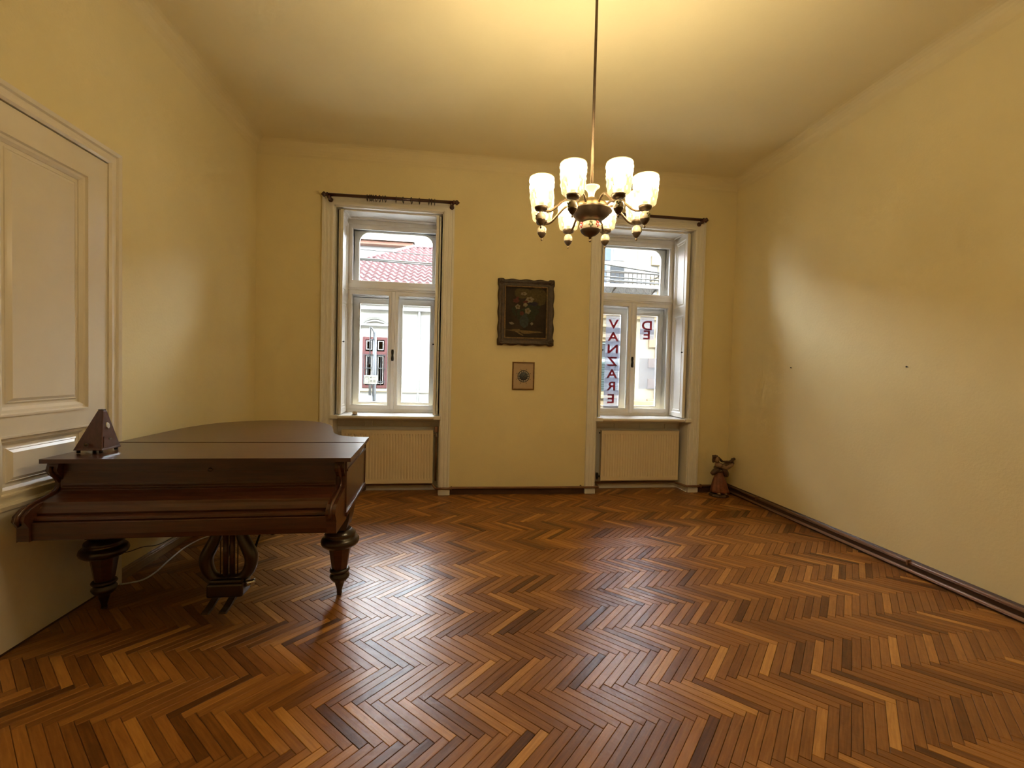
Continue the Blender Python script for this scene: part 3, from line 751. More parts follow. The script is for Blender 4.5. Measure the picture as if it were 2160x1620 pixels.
MB().add(k0+[(p[0]+.002, p[1], p[2]) for p in k0], [(4,5,6,7),(0,1,5,4),(1,2,6,5),(2,3,7,6),(3,0,4,7)]).build('latch', BRASSD, mt)
MB().lathe([(.003,0),(.003,.012),(.009,.013),(.009,.018),(0,.018)], 10, (mx0, my0-.066, mz0+.05), mtx=Matrix.Rotation(PI/2, 3, 'X')).build('winding_key', BRASSD, mt)

# ---------------------------------------------------------------- cables
c1 = spline([(-2.125, 3.16, .006), (-2.03, 3.21, .006), (-2.015, 3.33, .006), (-2.045, 3.52, .006), (-2.07, 3.75, .006), (-2.05, 3.93, .006), (-1.99, 4.1, .006), (-1.98, 4.4, .006), (-2.06, 4.75, .006)], 8)
tag(MB().tube(c1, .0055, 8).build('power_cable', CABLEW, None, origin=(-2.05, 3.5, 0)), 'white cable snaking over the floor below the piano', 'cable')
c2 = spline([(XL+.004, 3.19, .20), (XL+.004, 3.3, .165), (XL+.004, 3.45, .14), (XL+.004, 3.6, .095), (XL+.004, 3.8, .083), (XL+.004, 4.2, .085)], 6)
tag(MB().tube(c2, .003, 6).build('wall_cable', CABLEB, None, origin=(XL, 3.5, .1)), 'thin black cable running down the left wall under the piano', 'cable')

# ---------------------------------------------------------------- pictures
def lathe_dummy(): pass
px0, px1, pz0, pz1 = .488, 1.172, 1.760, 2.548
pic = thing('flower_painting', ((px0+px1)/2, YB, pz0), 'dark flower still life in a wide carved wavy frame', 'painting')
# wavy outer frame: sampled ring
def ringpts(x0, x1, z0, z1, n, wav):
    out = []
    for (ax, az, bx, bz, nx, nz) in ((x0,z0,x1,z0,0,-1),(x1,z0,x1,z1,1,0),(x1,z1,x0,z1,0,1),(x0,z1,x0,z0,-1,0)):
        for i in range(n):
            t = i/n; a = wav*(abs(math.cos(t*PI*4))**1.5-.6) if t > 0 else wav*.4
            if t < .1 or t > .9: a = wav*.5
            out.append((ax+(bx-ax)*t+nx*a, az+(bz-az)*t+nz*a))
    return out
fm_ = MB(); n = 36; lay = []
for (ins, b, wv) in ((.012,0,.010),(.010,.018,.012),(.012,.045,.012),(.035,.052,.004),(.055,.036,.002),(.072,.032,0),(.080,.040,0),(.092,.034,0),(.098,.016,0),(.098,0,0)):
    lay.append([(x, YB-.006-b, z) for x, z in ringpts(px0+ins, px1-ins, pz0+ins, pz1-ins, n, wv)])
N4 = 4*n; vs = [p for q in lay for p in q]
fm_.add(vs, [(k*N4+i, k*N4+(i+1) % N4, (k+1)*N4+(i+1) % N4, (k+1)*N4+i) for k in range(len(lay)-1) for i in range(N4)], True)
fm_.build('carved_frame', FRAMED, pic)
MB().mould(rect(px0+.088, px1-.088, pz0+.088, pz1-.088), [(0,0),(0,.008),(.008,.011),(.014,.004),(.014,0)], XZ(YB-.036), True).build('gilt_slip', GILT, pic)
for xx, zz in ((px0+.045, pz0+.045), (px1-.045, pz0+.045), (px1-.045, pz1-.045), (px0+.045, pz1-.045)):
    q = MB()
    for k in range(5):
        a = 2*PI*k/5; q.sphere((xx+.016*math.cos(a), YB-.052, zz+.016*math.sin(a)), .014, 8, 6, (1, .6, 1))
    q.sphere((xx, YB-.058, zz), .010, 8, 6).build('corner_ornament', FRAMED, pic)
cvm = mat('dark_oil_ground', (.030, .021, .013), .7, spec=.2, var=.5, vscale=7, bump=.1, bscale=70)
MB().box(px0+.09, px1-.09, YB-.022, YB-.012, pz0+.09, pz1-.09).build('canvas', cvm, pic)
def paint(name, col, blobs, lift=.0):
    for bx, bz, rx, rz, rot, lob in blobs:
        lift += .00025
        m = MB(); pts = []
        for i in range(18):
            a = 2*PI*i/18; q = 1+.13*math.cos(lob*a)+.07*random.uniform(-1, 1)
            ex, ez = rx*q*math.cos(a), rz*q*math.sin(a)
            pts.append((px0+bx+ex*math.cos(rot)-ez*math.sin(rot), pz0+bz+ex*math.sin(rot)+ez*math.cos(rot)))
        m.prism(pts, YB-.0235-lift, YB-.021, 'y')
        m.build(name, mat('oil_'+name, col, .7, spec=.2, var=.35, vscale=45), pic)
paint('backdrop_glow', (.075, .055, .022), [(.47, .58, .11, .10, .3, 0), (.30, .62, .09, .07, 0, 2)])
paint('painted_leaf', (.028, .034, .020), [(.36, .38, .13, .09, .2, 5), (.22, .45, .05, .025, .7, 2), (.45, .48, .06, .03, -.4, 3), (.20, .40, .014, .05, .5, 0)], .0005)
paint('painted_table', (.17, .115, .05), [(.33, .175, .19, .012, -.05, 2), (.40, .165, .12, .014, .06, 3), (.26, .155, .06, .010, -.5, 2), (.22, .19, .05, .008, .1, 2)], .0005)
paint('painted_vase', (.040, .050, .048), [(.325, .29, .048, .065, 0, 0), (.325, .36, .030, .03, 0, 0)], .001)
paint('painted_white_flower', (.20, .165, .11), [(.315, .615, .036, .020, 0, 5), (.385, .545, .05, .034, .2, 6), (.245, .46, .030, .028, .4, 5), (.335, .485, .026, .024, 0, 5), (.365, .415, .034, .036, .1, 5), (.175, .265, .030, .014, -.2, 4), (.415, .265, .016, .018, 0, 4)], .0015)
paint('painted_red_flower', (.10, .030, .024), [(.225, .53, .036, .026, 0, 5), (.335, .52, .03, .014, .2, 4), (.295, .385, .024, .026, 0, 5), (.24, .565, .02, .012, .3, 4)], .0018)
paint('painted_dark_flower', (.022, .018, .030), [(.44, .50, .045, .024, .1, 4), (.39, .50, .02, .016, 0, 4)], .0018)
paint('flower_centre', (.12, .085, .03), [(.385, .548, .012, .009, 0, 0), (.245, .46, .009, .008, 0, 0), (.365, .415, .009, .009, 0, 0), (.315, .615, .008, .006, 0, 0)], .0025)
pic.rotation_euler = (math.radians(0), math.radians(-.3), 0)

sx0, sx1, sz0, sz1 = .686, .952, 1.244, 1.574
sp_ = thing('small_framed_print', ((sx0+sx1)/2, YB, sz0), 'small framed print with a dark ship wheel emblem', 'picture')
MB().mould(rect(sx0, sx1, sz0, sz1), [(0,0),(0,.014),(.006,.018),(.012,.014),(.016,.014),(.016,0)], XZ(YB-.002), True).build('frame', mat('narrow_brown_gilt_frame', (.20, .10, .028), .4, var=.3, vscale=30), sp_)
MB().box(sx0+.012, sx1-.012, YB-.010, YB-.003, sz0+.012, sz1-.012).build('print_sheet', mat('aged_cream_sheet', (.46, .33, .20), .6, var=.05, vscale=30), sp_)
ex, ez = (sx0+sx1)/2+.003, (sz0+sz1)/2-.006
INK = mat('dark_print_ink', (.035, .035, .038), .5); INKB = mat('grey_blue_ink', (.07, .078, .09), .5); INKW = mat('pale_print_white', (.55, .48, .38), .5)
def ringm(r0, r1, y, n=40):
    vs = [(ex+q*math.cos(2*PI*i/n), yy, ez+q*math.sin(2*PI*i/n)) for yy in (y, y-.001) for q in (r0, r1) for i in range(n)]
    fs = []
    for i in range(n):
        j = (i+1) % n; fs += [(2*n+i, 2*n+j, 3*n+j, 3*n+i), (n+i, n+j, 3*n+j, 3*n+i), (i, j, 2*n+j, 2*n+i)]
    return MB().add(vs, fs)
ringm(.062, .072, YB-.0100).build('wheel_rim', INK, sp_)
ringm(.050, .0625, YB-.0100).build('wheel_band', INKW, sp_)
MB().lathe([(.051,0),(.051,.0012),(.0,.0012)], 36, (ex, YB-.010, ez), mtx=Matrix.Rotation(PI/2, 3, 'X')).build('wheel_disc', INKB, sp_)
ws = MB()
for k in range(12):
    a = 2*PI*k/12; ws.obox(Matrix.Translation((ex+.0565*math.cos(a), YB-.0107, ez+.0565*math.sin(a)))@Matrix.Rotation(-a, 4, 'Y'), .008, .0006, .004)
for k in range(8):
    a = 2*PI*(k+.5)/8; ws.obox(Matrix.Translation((ex+.080*math.cos(a), YB-.0107, ez+.080*math.sin(a)))@Matrix.Rotation(-a, 4, 'Y'), .010, .0006, .0018)
    ws.obox(Matrix.Translation((ex+.091*math.cos(a), YB-.0107, ez+.091*math.sin(a)))@Matrix.Rotation(-a, 4, 'Y'), .003, .0006, .0035)
ws.build('wheel_spokes', INK, sp_)
hk = MB()
for k in range(4):
    a = PI/4+PI/2*k; hk.obox(Matrix.Translation((ex+.022*math.cos(a), YB-.0118, ez+.022*math.sin(a)))@Matrix.Rotation(-a, 4, 'Y'), .022, .0005, .003)
hk.build('wheel_star', INK, sp_)
MB().tube([(.82, YB-.001, sz1+.012), (.82, YB-.012, sz1+.010)], .002, 6).build('hanging_nail', IRON, sp_)

# ---------------------------------------------------------------- chandelier
CX, CY, CZ = .700, 2.30, 2.323
ch = thing('chandelier', (CX, CY, CZ), 'brass eight armed chandelier with lit pressed glass shades', 'chandelier')
MB().tube([(CX, CY, CZ+.09), (CX, CY, ZC-.02)], .0075, 12).build('rod', BRASS, ch)
MB().lathe([(.0,0),(.055,.0),(.05,.03),(.02,.055),(.012,.08)], 24, (CX, CY, ZC-.001), mtx=Matrix.Scale(-1, 3, (0, 0, 1))).build('ceiling_rose', BRASS, ch)
def flute(k, i): return 1+.035*math.cos(i*PI*16/24)
MB().lathe([(.012,.052),(.016,.060),(.017,.075),(.022,.090),(.033,.104),(.044,.112),(.043,.114),(.031,.107),(.018,.094)], 48, (CX, CY, CZ), mod=lambda k, i: 1+.03*math.cos(i*PI*2*20/48*1.0)).build('glass_trumpet', mat('frosted_ivory_glass', (.42, .33, .21), .3), ch)
MB().lathe([(.0,.02),(.040,.02),(.048,.026),(.046,.038),(.030,.050),(.018,.056),(.0,.056)], 32, (CX, CY, CZ)).build('crown', BRASSL, ch)
MB().lathe([(.0,-.02),(.085,-.02),(.088,-.012),(.088,.012),(.083,.022),(.060,.026),(.0,.028)], 40, (CX, CY, CZ)).build('drum', BRASSL, ch)
MB().lathe([(.0,-.072),(.034,-.072),(.052,-.066),(.076,-.052),(.097,-.034),(.108,-.020),(.112,-.016),(.108,-.010),(.086,-.008),(.0,-.008)], 40, (CX, CY, CZ)).build('bowl', BRASSD, ch)
MB().lathe([(.0,-0.1545),(.030,-0.1512),(.047,-0.1381),(.056,-0.1201),(.057,-0.1070),(.050,-0.0938),(.036,-0.0840),(.0,-0.0840)], 32, (CX, CY, CZ+.014)).build('porcelain_ball', PORC, ch)
MB().lathe([(.0,-0.1726),(.006,-0.1726),(.007,-0.1652),(.012,-0.1611),(.032,-0.1529),(.047,-0.1398),(.0525,-0.1299),(.054,-0.1250),(.050,-0.1250)], 32, (CX, CY, CZ+.014)).build('ball_cap', BRASSD, ch)
MB().lathe([(.0,-0.1906),(.005,-0.1890),(.007,-0.1824),(.004,-0.1775),(.005,-0.1709),(.0,-0.1676)], 12, (CX, CY, CZ+.014)).build('bottom_finial', BRASS, ch)
# painted sprigs on the ball
for a0, mm_, dz in ((-1.85, PAINTG, 0), (-1.15, PAINTR, .002), (-2.9, PAINTR, .002), (-.2, PAINTG, 0), (.8, PAINTR, 0), (1.9, PAINTG, 0)):
    q = MB()
    for k, (da, d2) in enumerate(((-.12, -.006), (.10, .006), (.02, -.016), (.16, -.008), (-.02, .010))):
        a = a0+da; z = -.093+d2*.8+dz; R_ = .0540
        q.sphere((CX+R_*math.cos(a), CY+R_*math.sin(a), CZ+z), .0085, 8, 6, (.7, .7, .8))
    q.build('painted_sprig', mm_, ch)
RA = .28
# one arm in local coordinates, running along +x
armp = spline([(.075, 0, .000), (.100, 0, .020), (.128, 0, .030), (.155, 0, .022), (.190, 0, -.010), (.225, 0, -.040), (.255, 0, -.047), (.298, 0, -.040)], 5)
ZCUP = -.046
def shade_mod(k, i):
    return 1.0
def make_shade():
    n, m = 56, 26; vs = []
    for k in range(m+1):
        t = k/m; z = .010+.150*t
        if t < .13: r0 = .028+.026*math.sin(t/.13*PI/2)
        else: r0 = .054+.007*(t-.13)/.87
        for i in range(n):
            a = 2*PI*i/n; q = 0
            if .28 < t < .97:
                row = (t-.28)/.69*4.0; ph = (int(row) % 2)*.5
                fz = row-int(row)
                q = .0042*max(0, math.cos((i/n*14+ph)*2*PI))*math.sin(PI*fz)**.7+.0008
            elif t >= .20: q = .001
            vs.append(((r0+q)*math.cos(a), (r0+q)*math.sin(a), z))
    o = MB(); o.add(vs, [(k*n+i, k*n+(i+1) % n, (k+1)*n+(i+1) % n, (k+1)*n+i) for k in range(m) for i in range(n)], True)
    o.tube([(.0612*math.cos(2*PI*i/n), .0612*math.sin(2*PI*i/n), .160) for i in range(n)], .0022, 6, closed=True)
    return o
proto = {}
def pm_(name, mb, m):
    me = mb.mesh(name); me.materials.append(m); proto[name] = me
pm_('arm', MB().tube(armp, .0062, 10), BRASS)
pm_('cup', MB().lathe([(.0,-.004),(.014,-.004),(.030,.002),(.033,.010),(.033,.018),(.029,.020),(.0,.018)], 24), BRASSD)
pm_('shade', make_shade(), SHADE)
ra = proto['shade'].attributes.new('rib_glow', 'FLOAT', 'POINT')
for i_, v_ in enumerate(proto['shade'].vertices):
    rr_ = math.hypot(v_.co.x, v_.co.y); t_ = (v_.co.z-.010)/.150
    base = .054+.007*(t_-.13)/.87
    glow_ = min(1, max(0, (t_-.45)/.25)); glow_ = glow_*glow_*(3-2*glow_)
    ra.data[i_].value = (.5*min(1, max(0, (rr_-base)/.0045)) if .2 < t_ < .97 else .3)*(1-.5*glow_)+.55*glow_  # rib relief below; upper half paler, bulb glow put into the glass colour
pm_('bulb', MB().lathe([(.0,.050),(.012,.052),(.020,.060),(.025,.075),(.026,.100),(.025,.125),(.020,.138),(.010,.146),(.0,.148)], 16), BULB)
pm_('socket', MB().lathe([(.0,.016),(.014,.016),(.014,.052),(.0,.052)], 12), PORC)
pm_('porcelain_drop', MB().lathe([(.0,-.062),(.012,-.060),(.021,-.050),(.0255,-.036),(.0245,-.022),(.017,-.010),(.008,-.004),(.0,-.004)], 20), PORC)
pm_('drop_cap', MB().lathe([(.0,-.072),(.005,-.071),(.012,-.066),(.020,-.054),(.0235,-.047),(.0245,-.043),(.0,-.044)], 20), BRASSD)
pm_('drop_tip', MB().lathe([(.0,-.088),(.004,-.086),(.006,-.081),(.003,-.076),(.003,-.070),(.0,-.070)], 10), BRASS)
sg = MB()
for k, (da, dz) in enumerate(((0, 0), (.35, .007), (-.25, .008), (.12, -.008))):
    for bq in (-.6,): sg.sphere((.0235*math.cos(da+bq), .0235*math.sin(da+bq), -.030+dz), .0055, 6, 5)
pm_('drop_sprig', sg, PAINTG)
va = math.atan2(-CY, -CX)    # direction towards the viewer side of the room
for k in range(8):
    ang = va+math.radians(22.5+4.5)+k*PI/4
    a = bpy.data.objects.new('arm', proto['arm']); COL.objects.link(a); a.parent = ch; a.rotation_euler = (0, 0, ang)
    for nm in ('cup', 'shade', 'socket', 'bulb', 'porcelain_drop', 'drop_cap', 'drop_tip', 'drop_sprig'):
        o = bpy.data.objects.new(nm, proto[nm]); COL.objects.link(o); o.parent = a; o.location = (RA, 0, ZCUP if nm not in ('porcelain_drop', 'drop_cap', 'drop_tip', 'drop_sprig') else ZCUP-.004)

# ---------------------------------------------------------------- carved figure in the corner
SX, SY = 3.235, 5.02
fg = thing('carved_figurine', (SX, SY, 0), 'carved wooden woman figurine reaching forward, standing in the corner', 'figurine')
MB().lathe([(.0,0),(.115,0),(.118,.012),(.108,.028),(.098,.034),(.0,.036)], 9, (SX+.01, SY, 0), smooth=False).build('base', STATW, fg, bevel=.005)
for q in (-.035, .045):
    MB().sphere((SX+q, SY-.075, .046), .022, 10, 6, (.8, 1.5, .6)).build('foot', STATS, fg)
def sk(k, i): return 1+.07*math.cos(i*9*2*PI/36+k*.35)*(1-k/9)
skp = [(.112,.050),(.106,.075),(.098,.115),(.088,.155),(.076,.195),(.064,.230),(.053,.262),(.046,.288),(.043,.305)]
m = MB(); n = 36; vs = []
for k, (rr, z) in enumerate(skp):
    lean = .02*(1-k/8)
    for i in range(n):
        a = 2*PI*i/n; q = rr*sk(k, i); vs.append((SX+lean+q*math.cos(a), SY+q*.8*math.sin(a), z))
m.add(vs, [(k*n+i, k*n+(i+1) % n, (k+1)*n+(i+1) % n, (k+1)*n+i) for k in range(len(skp)-1) for i in range(n)], True)
m.f.append(list(range(n))); m.sm.append(False)
m.build('skirt', STATR, fg)
def skin(name, verts, edges, radii, m, parent, sub=2):
    me = bpy.data.meshes.new(name); o0 = parent['o']
    me.from_pydata([(x-o0[0], y-o0[1], z-o0[2]) for x, y, z in verts], edges, []); me.materials.append(m)
    o = bpy.data.objects.new(name, me); COL.objects.link(o); o.parent = parent
    md = o.modifiers.new('skin', 'SKIN'); md.use_smooth_shade = True
    for i, q in enumerate(radii):
        q = q if isinstance(q, tuple) else (q, q); me.skin_vertices[0].data[i].radius = q; me.skin_vertices[0].data[i].use_root = (i == 0)
    s = o.modifiers.new('sub', 'SUBSURF'); s.levels = sub; s.render_levels = sub
    return o
B = lambda dx, dy, z: (SX+dx, SY+dy, z)
skin('body', [B(0,0,.285), B(-.004,0,.325), B(-.012,-.002,.365), B(-.022,-.004,.392), B(-.030,-.006,.412), B(-.040,-.010,.440),
     B(.018,-.028,.372), B(.065,-.050,.350), B(.120,-.045,.372), B(.158,-.035,.402),
     B(.005,.026,.375), B(.055,.030,.362), B(.115,.020,.385), B(.165,.005,.418)],
     [(0,1),(1,2),(2,3),(3,4),(4,5),(3,6),(6,7),(7,8),(8,9),(3,10),(10,11),(11,12),(12,13)],
     [(.046,.042),(.040,.036),(.050,.042),(.042,.036),(.020,.020),(.026,.026),.028,.025,.021,.018,.028,.025,.021,.018], STATS, fg)
# head, hair and cap
MB().sphere(B(-.042,-.016,.446), .034, 16, 12, (.88, 1, 1.12)).build('head', STATS, fg)
hr = MB()
for dx, dy, dz, q in ((-.052,.008,.458,.034),(-.066,-.002,.462,.026),(-.040,.004,.474,.026),(-.070,.004,.440,.022),(-.060,-.008,.484,.022),(-.078,-.008,.480,.020),(-.045,-.012,.486,.018),(-.074,.004,.422,.016),(-.026,.010,.458,.022),(-.088,-.006,.492,.012)):
    hr.sphere(B(dx, dy, dz), q, 12, 8)
hr.build('hair', STATW, fg)
MB().sphere(B(-.036,-.050,.444), .007, 8, 6, (.8, 1.2, 1.3)).build('nose', STATS, fg)
# shawl blowing from the head over to the outstretched hands
def shawl(pts, wd, name):
    s = spline(pts, 5); vs = []; m = MB()
    for i, p in enumerate(s):
        t = i/(len(s)-1); w_ = wd*(.55+.45*math.sin(PI*t)); wv = .006*math.sin(t*14)
        for yy, tt in ((-1, 0), (-.3, .008), (.4, -.006), (1, 0)): vs.append((p.x, p.y+yy*w_, p.z+tt+wv))
    c = len(s)
    m.add(vs, [(i*4+j, i*4+j+1, i*4+5+j, i*4+4+j) for i in range(c-1) for j in range(3)], True)
    o = m.build(name, STATW, fg); md = o.modifiers.new('thick', 'SOLIDIFY'); md.thickness = .012
    return o
shawl([B(-.02,.02,.465), B(.02,.025,.440), B(.065,.025,.412), B(.115,.02,.405), B(.165,.005,.428), B(.182,-.005,.452)], .034, 'shawl')
shawl([B(.165,-.01,.43), B(.172,-.015,.405), B(.160,-.02,.38), B(.150,-.02,.362)], .022, 'shawl_end')
MB().sphere(B(.185,-.012,.455), .017, 10, 8).build('held_bundle', STATW, fg)
# overskirt flaps left and right of the waist
for pts in ([B(-.02,-.02,.330), B(-.055,-.02,.315), B(-.085,-.02,.290), B(-.108,-.015,.270)], [B(.03,-.02,.335), B(.060,-.02,.310), B(.085,-.02,.275), B(.090,-.015,.240)]):
    s = spline(pts, 4); rr = [.022+.016*math.sin(PI*(i/(len(s)-1))**.8) for i in range(len(s))]
    MB().tube(s, rr, 10, flat=.9).build('overskirt_fold', STATW, fg)
MB().lathe([(.046,.296),(.050,.302),(.050,.316),(.043,.322)], 20, (SX, SY, 0)).build('waistband', STATW, fg)

# ---------------------------------------------------------------- small cup on the sill
cp = thing('small_wooden_pot', (-1.11, 5.26, .915), 'tiny pale wooden pot on a dark saucer on the left sill', 'pot')
MB().lathe([(.0,0),(.030,.0),(.036,.004),(.034,.007),(.0,.006)], 20, (-1.11, 5.26, .915)).build('saucer', IRON, cp)
MB().lathe([(.0,.006),(.020,.006),(.027,.016),(.028,.028),(.024,.038),(.025,.043),(.020,.043),(.018,.036),(.0,.030)], 20, (-1.11, 5.26, .915)).build('bowl', mat('pale_turned_wood', (.52, .40, .24), .5, var=.15, vscale=30), cp)

# ---------------------------------------------------------------- two nails in the right wall
for y in (4.2, 3.01):
    nl = MB().tube([(XR, y, 1.565), (XR-.012, y, 1.567)], .003, 8).lathe([(.0,0),(.006,0),(.006,.003),(.0,.003)], 10, (XR-.012, y, 1.567), mtx=Matrix.Rotation(-PI/2, 3, 'Y'))
    tag(nl.build('wall_nail', IRON, None, origin=(XR, y, 1.565)), 'small nail left in the right wall, %s' % ('nearer the corner' if y > 4 else 'nearer the camera'), 'nail', 'nails in the right wall')

# ---------------------------------------------------------------- papers on the outer panes of the right window
def text_mesh(s, size):
    cu = bpy.data.curves.new('txt', 'FONT'); cu.body = s; cu.size = size; cu.align_x = 'CENTER'; cu.align_y = 'CENTER'; cu.extrude = .0003; cu.offset = size*.018
    o = bpy.data.objects.new('txt', cu); COL.objects.link(o)
    bpy.context.view_layer.update()
    me = bpy.data.meshes.new_from_object(o.evaluated_get(bpy.context.evaluated_depsgraph_get()))
    bpy.data.objects.remove(o); return me
def sheet(letter, xc, z0, z1, wd, lz, label, dy):
    y = 5.812-dy
    t = thing('paper_sheet', (xc, y, z0), label, 'paper', 'sale papers on the right window')
    n = 6; vs = []
    for yy in (0,):
        for i in range(n+1):
            for xx in (-wd/2, wd/2):
                z = z0+(z1-z0)*i/n; vs.append((xc+xx, y+yy-.0008*math.sin(i*1.3), z))
    h = 2*(n+1); fs = []
    for i in range(n):
        a = i*2; fs += [(a, a+1, a+3, a+2)]
    MB().add(vs, fs).build('sheet', PAPER, t)
    if letter:
        me = text_mesh(letter, .215); me.materials.append(REDINK)
        o = bpy.data.objects.new('letter', me); COL.objects.link(o); o.parent = t
        o.location = (0, .0012, lz-z0); o.rotation_euler = (PI/2, 0, PI)      # faces the street, mirrored from inside
        o.scale = (1.0, .8, 1)
zt = 2.25; step = .168
names = ['V at the top of the strip', 'A right below the V', 'N in the left strip', 'Z in the left strip', 'A between Z and R', 'R above the lowest sheet', 'E at the foot of the left strip']
for k, c in enumerate('VANZARE'):
    top = zt-k*step
    sheet(c, 2.133-.0015*k, top-step-.075, top, .212, top-.125 , 'paper sheet with mirrored red letter %s' % names[k], .0015*k)
for k, c in enumerate('DE'):
    top = 2.25-k*.168
    sheet(c, 2.610, top-(.24 if k == 0 else .145), top, .205, top-.125 if k == 0 else top-.085, 'paper sheet with mirrored red letter %s' % ('D on the right pane' if k == 0 else 'E below the D, mostly overlapped'), .0015*k)
sheet(None, 2.637, 1.265, 1.685, .25, 0, 'large blank paper sheet low on the right pane', .001)

# ---------------------------------------------------------------- street outside
FACW = mat('white_stucco', (.17, .17, .165), .85, var=.06, vscale=2)
FACY = mat('cream_yellow_stucco', (.15, .112, .06), .85, var=.06, vscale=2)
FACL = mat('pale_cream_stucco', (.16, .138, .10), .85, var=.05, vscale=2)
STONE = mat('tan_stone_quoin', (.14, .092, .054), .85, var=.1, vscale=3)
TILE = mat('red_roof_tile', (.062, .026, .028), .7, var=.15, vscale=5)
OTILE = mat('orange_roof_tile', (.10, .042, .024), .75, var=.15, vscale=3)
REDP = mat('red_window_paint', (.045, .006, .008), .5, var=.1, vscale=6)
TEAL = mat('teal_shutter_paint', (.03, .052, .052), .6, var=.1, vscale=6)
GREYM = mat('grey_street_metal', (.03, .033, .04), .45, metal=.4)
DGLASS = mat('dark_window_glass', (.02, .024, .03), .1)
BGLASS = mat('blue_bay_glass', (.05, .07, .12), .1)
ASPH = mat('pale_paving', (.28, .28, .27), .9, var=.1, vscale=3)
GZ = -1.3
tag(MB().box(-40, 40, YO+.0, 60, GZ-.2, GZ).build('street', ASPH), 'grey street between the houses', 'street', kind='structure')
tag(MB().box(-40, XL-.3, YO-.75, YO, GZ, 9).box(XR+.3, 40, YO-.75, YO, GZ, 9).box(XL-.3, XR+.3, YO-.3, YO, 4.0, 9).box(XL-.3, XR+.3, YO-.3, YO, GZ, -.12).build('wall_street', FACL), 'street front of the house outside the room', 'wall', kind='structure')

# white house with a red tiled roof
HY = 15.0
wh = thing('white_house', (-5, HY, GZ), 'white house with red tiled roof and arched window across the street', 'building')
MB().box(-13, 2.2, HY, HY+8, GZ, 4.12).build('facade', FACW, wh)
cr = MB()
for z0, z1, d in ((3.36, 3.47, .12), (3.62, 3.70, .16), (3.95, 4.06, .30), (4.06, 4.16, .42)): cr.box(-13.1, 2.3, HY-d, HY, z0, z1)
cr.build('cornice', FACW, wh, bevel=.01)
MB().box(-13.1, 2.3, HY-.06, HY, GZ, .70).build('plinth', FACW, wh)
MB().box(-13.1, 2.3, HY-.10, HY, .69, .76).build('plinth_ledge', FACL, wh)
# hipped roof in wavy tile courses: front slope bounded by the left hip
eave, ridge, ry = 4.16, 6.26, HY+3.0
def roofmesh():
    m = MB(); rows = 13; wv = .24; x_r = 2.6
    for k in range(rows):
        t0, t1 = k/rows, (k+1.12)/rows
        ya, yb = HY-.45+(ry-HY+.45)*t0, HY-.45+(ry-HY+.45)*min(1, t1)
        za, zb = eave+(ridge-eave)*t0+.09, eave+(ridge-eave)*min(1, t1)
        xl0 = -5.17+3.57*t0; xl1 = -5.17+3.57*min(1, t1)
        nx = int((x_r-xl0)/wv*6); vs = []
        for i in range(nx+1):
            x = xl0+(x_r-xl0)*i/nx; q = .04*math.sin(x/wv*2*PI)
            xx = max(x, xl1)
            vs += [(x, ya, za+q), (xx, yb, zb+q), (x, ya+.02, za+q-.11)]
        m.add(vs, [(3*i, 3*i+3, 3*i+4, 3*i+1) for i in range(nx)]+[(3*i+2, 3*i+5, 3*i+3, 3*i) for i in range(nx)])
    return m
ro = roofmesh().build('roof_tiles', TILE, wh); ro['kind'] = 'stuff'
MB().add([(-5.2, HY-.45, eave), (2.6, HY-.45, eave), (2.6, ry, ridge-.08), (-1.6, ry, ridge-.08), (-5.2, ry+3, eave), (2.6, ry+3.4, eave)], [(0,1,2,3), (0,3,4), (3,2,5,4)]).build('roof_deck', TILE, wh)
MB().tube([(-5.2, HY-.47, eave+.03), (-1.6, ry, ridge+.02), (2.6, ry, ridge+.02)], .09, 8).build('ridge_tiles', TILE, wh)
MB().tube([(-5.6, HY-.52, eave-.02), (2.5, HY-.52, eave-.02)], .06, 8).build('gutter', mat('pink_painted_gutter', (.11, .055, .052), .5), wh)
MB().tube([(-1.157, HY-.06, GZ), (-1.157, HY-.06, .9), (-1.157, HY-.06, 3.4)], .045, 8).build('downpipe', mat('pale_downpipe', (.11, .11, .105), .5), wh)
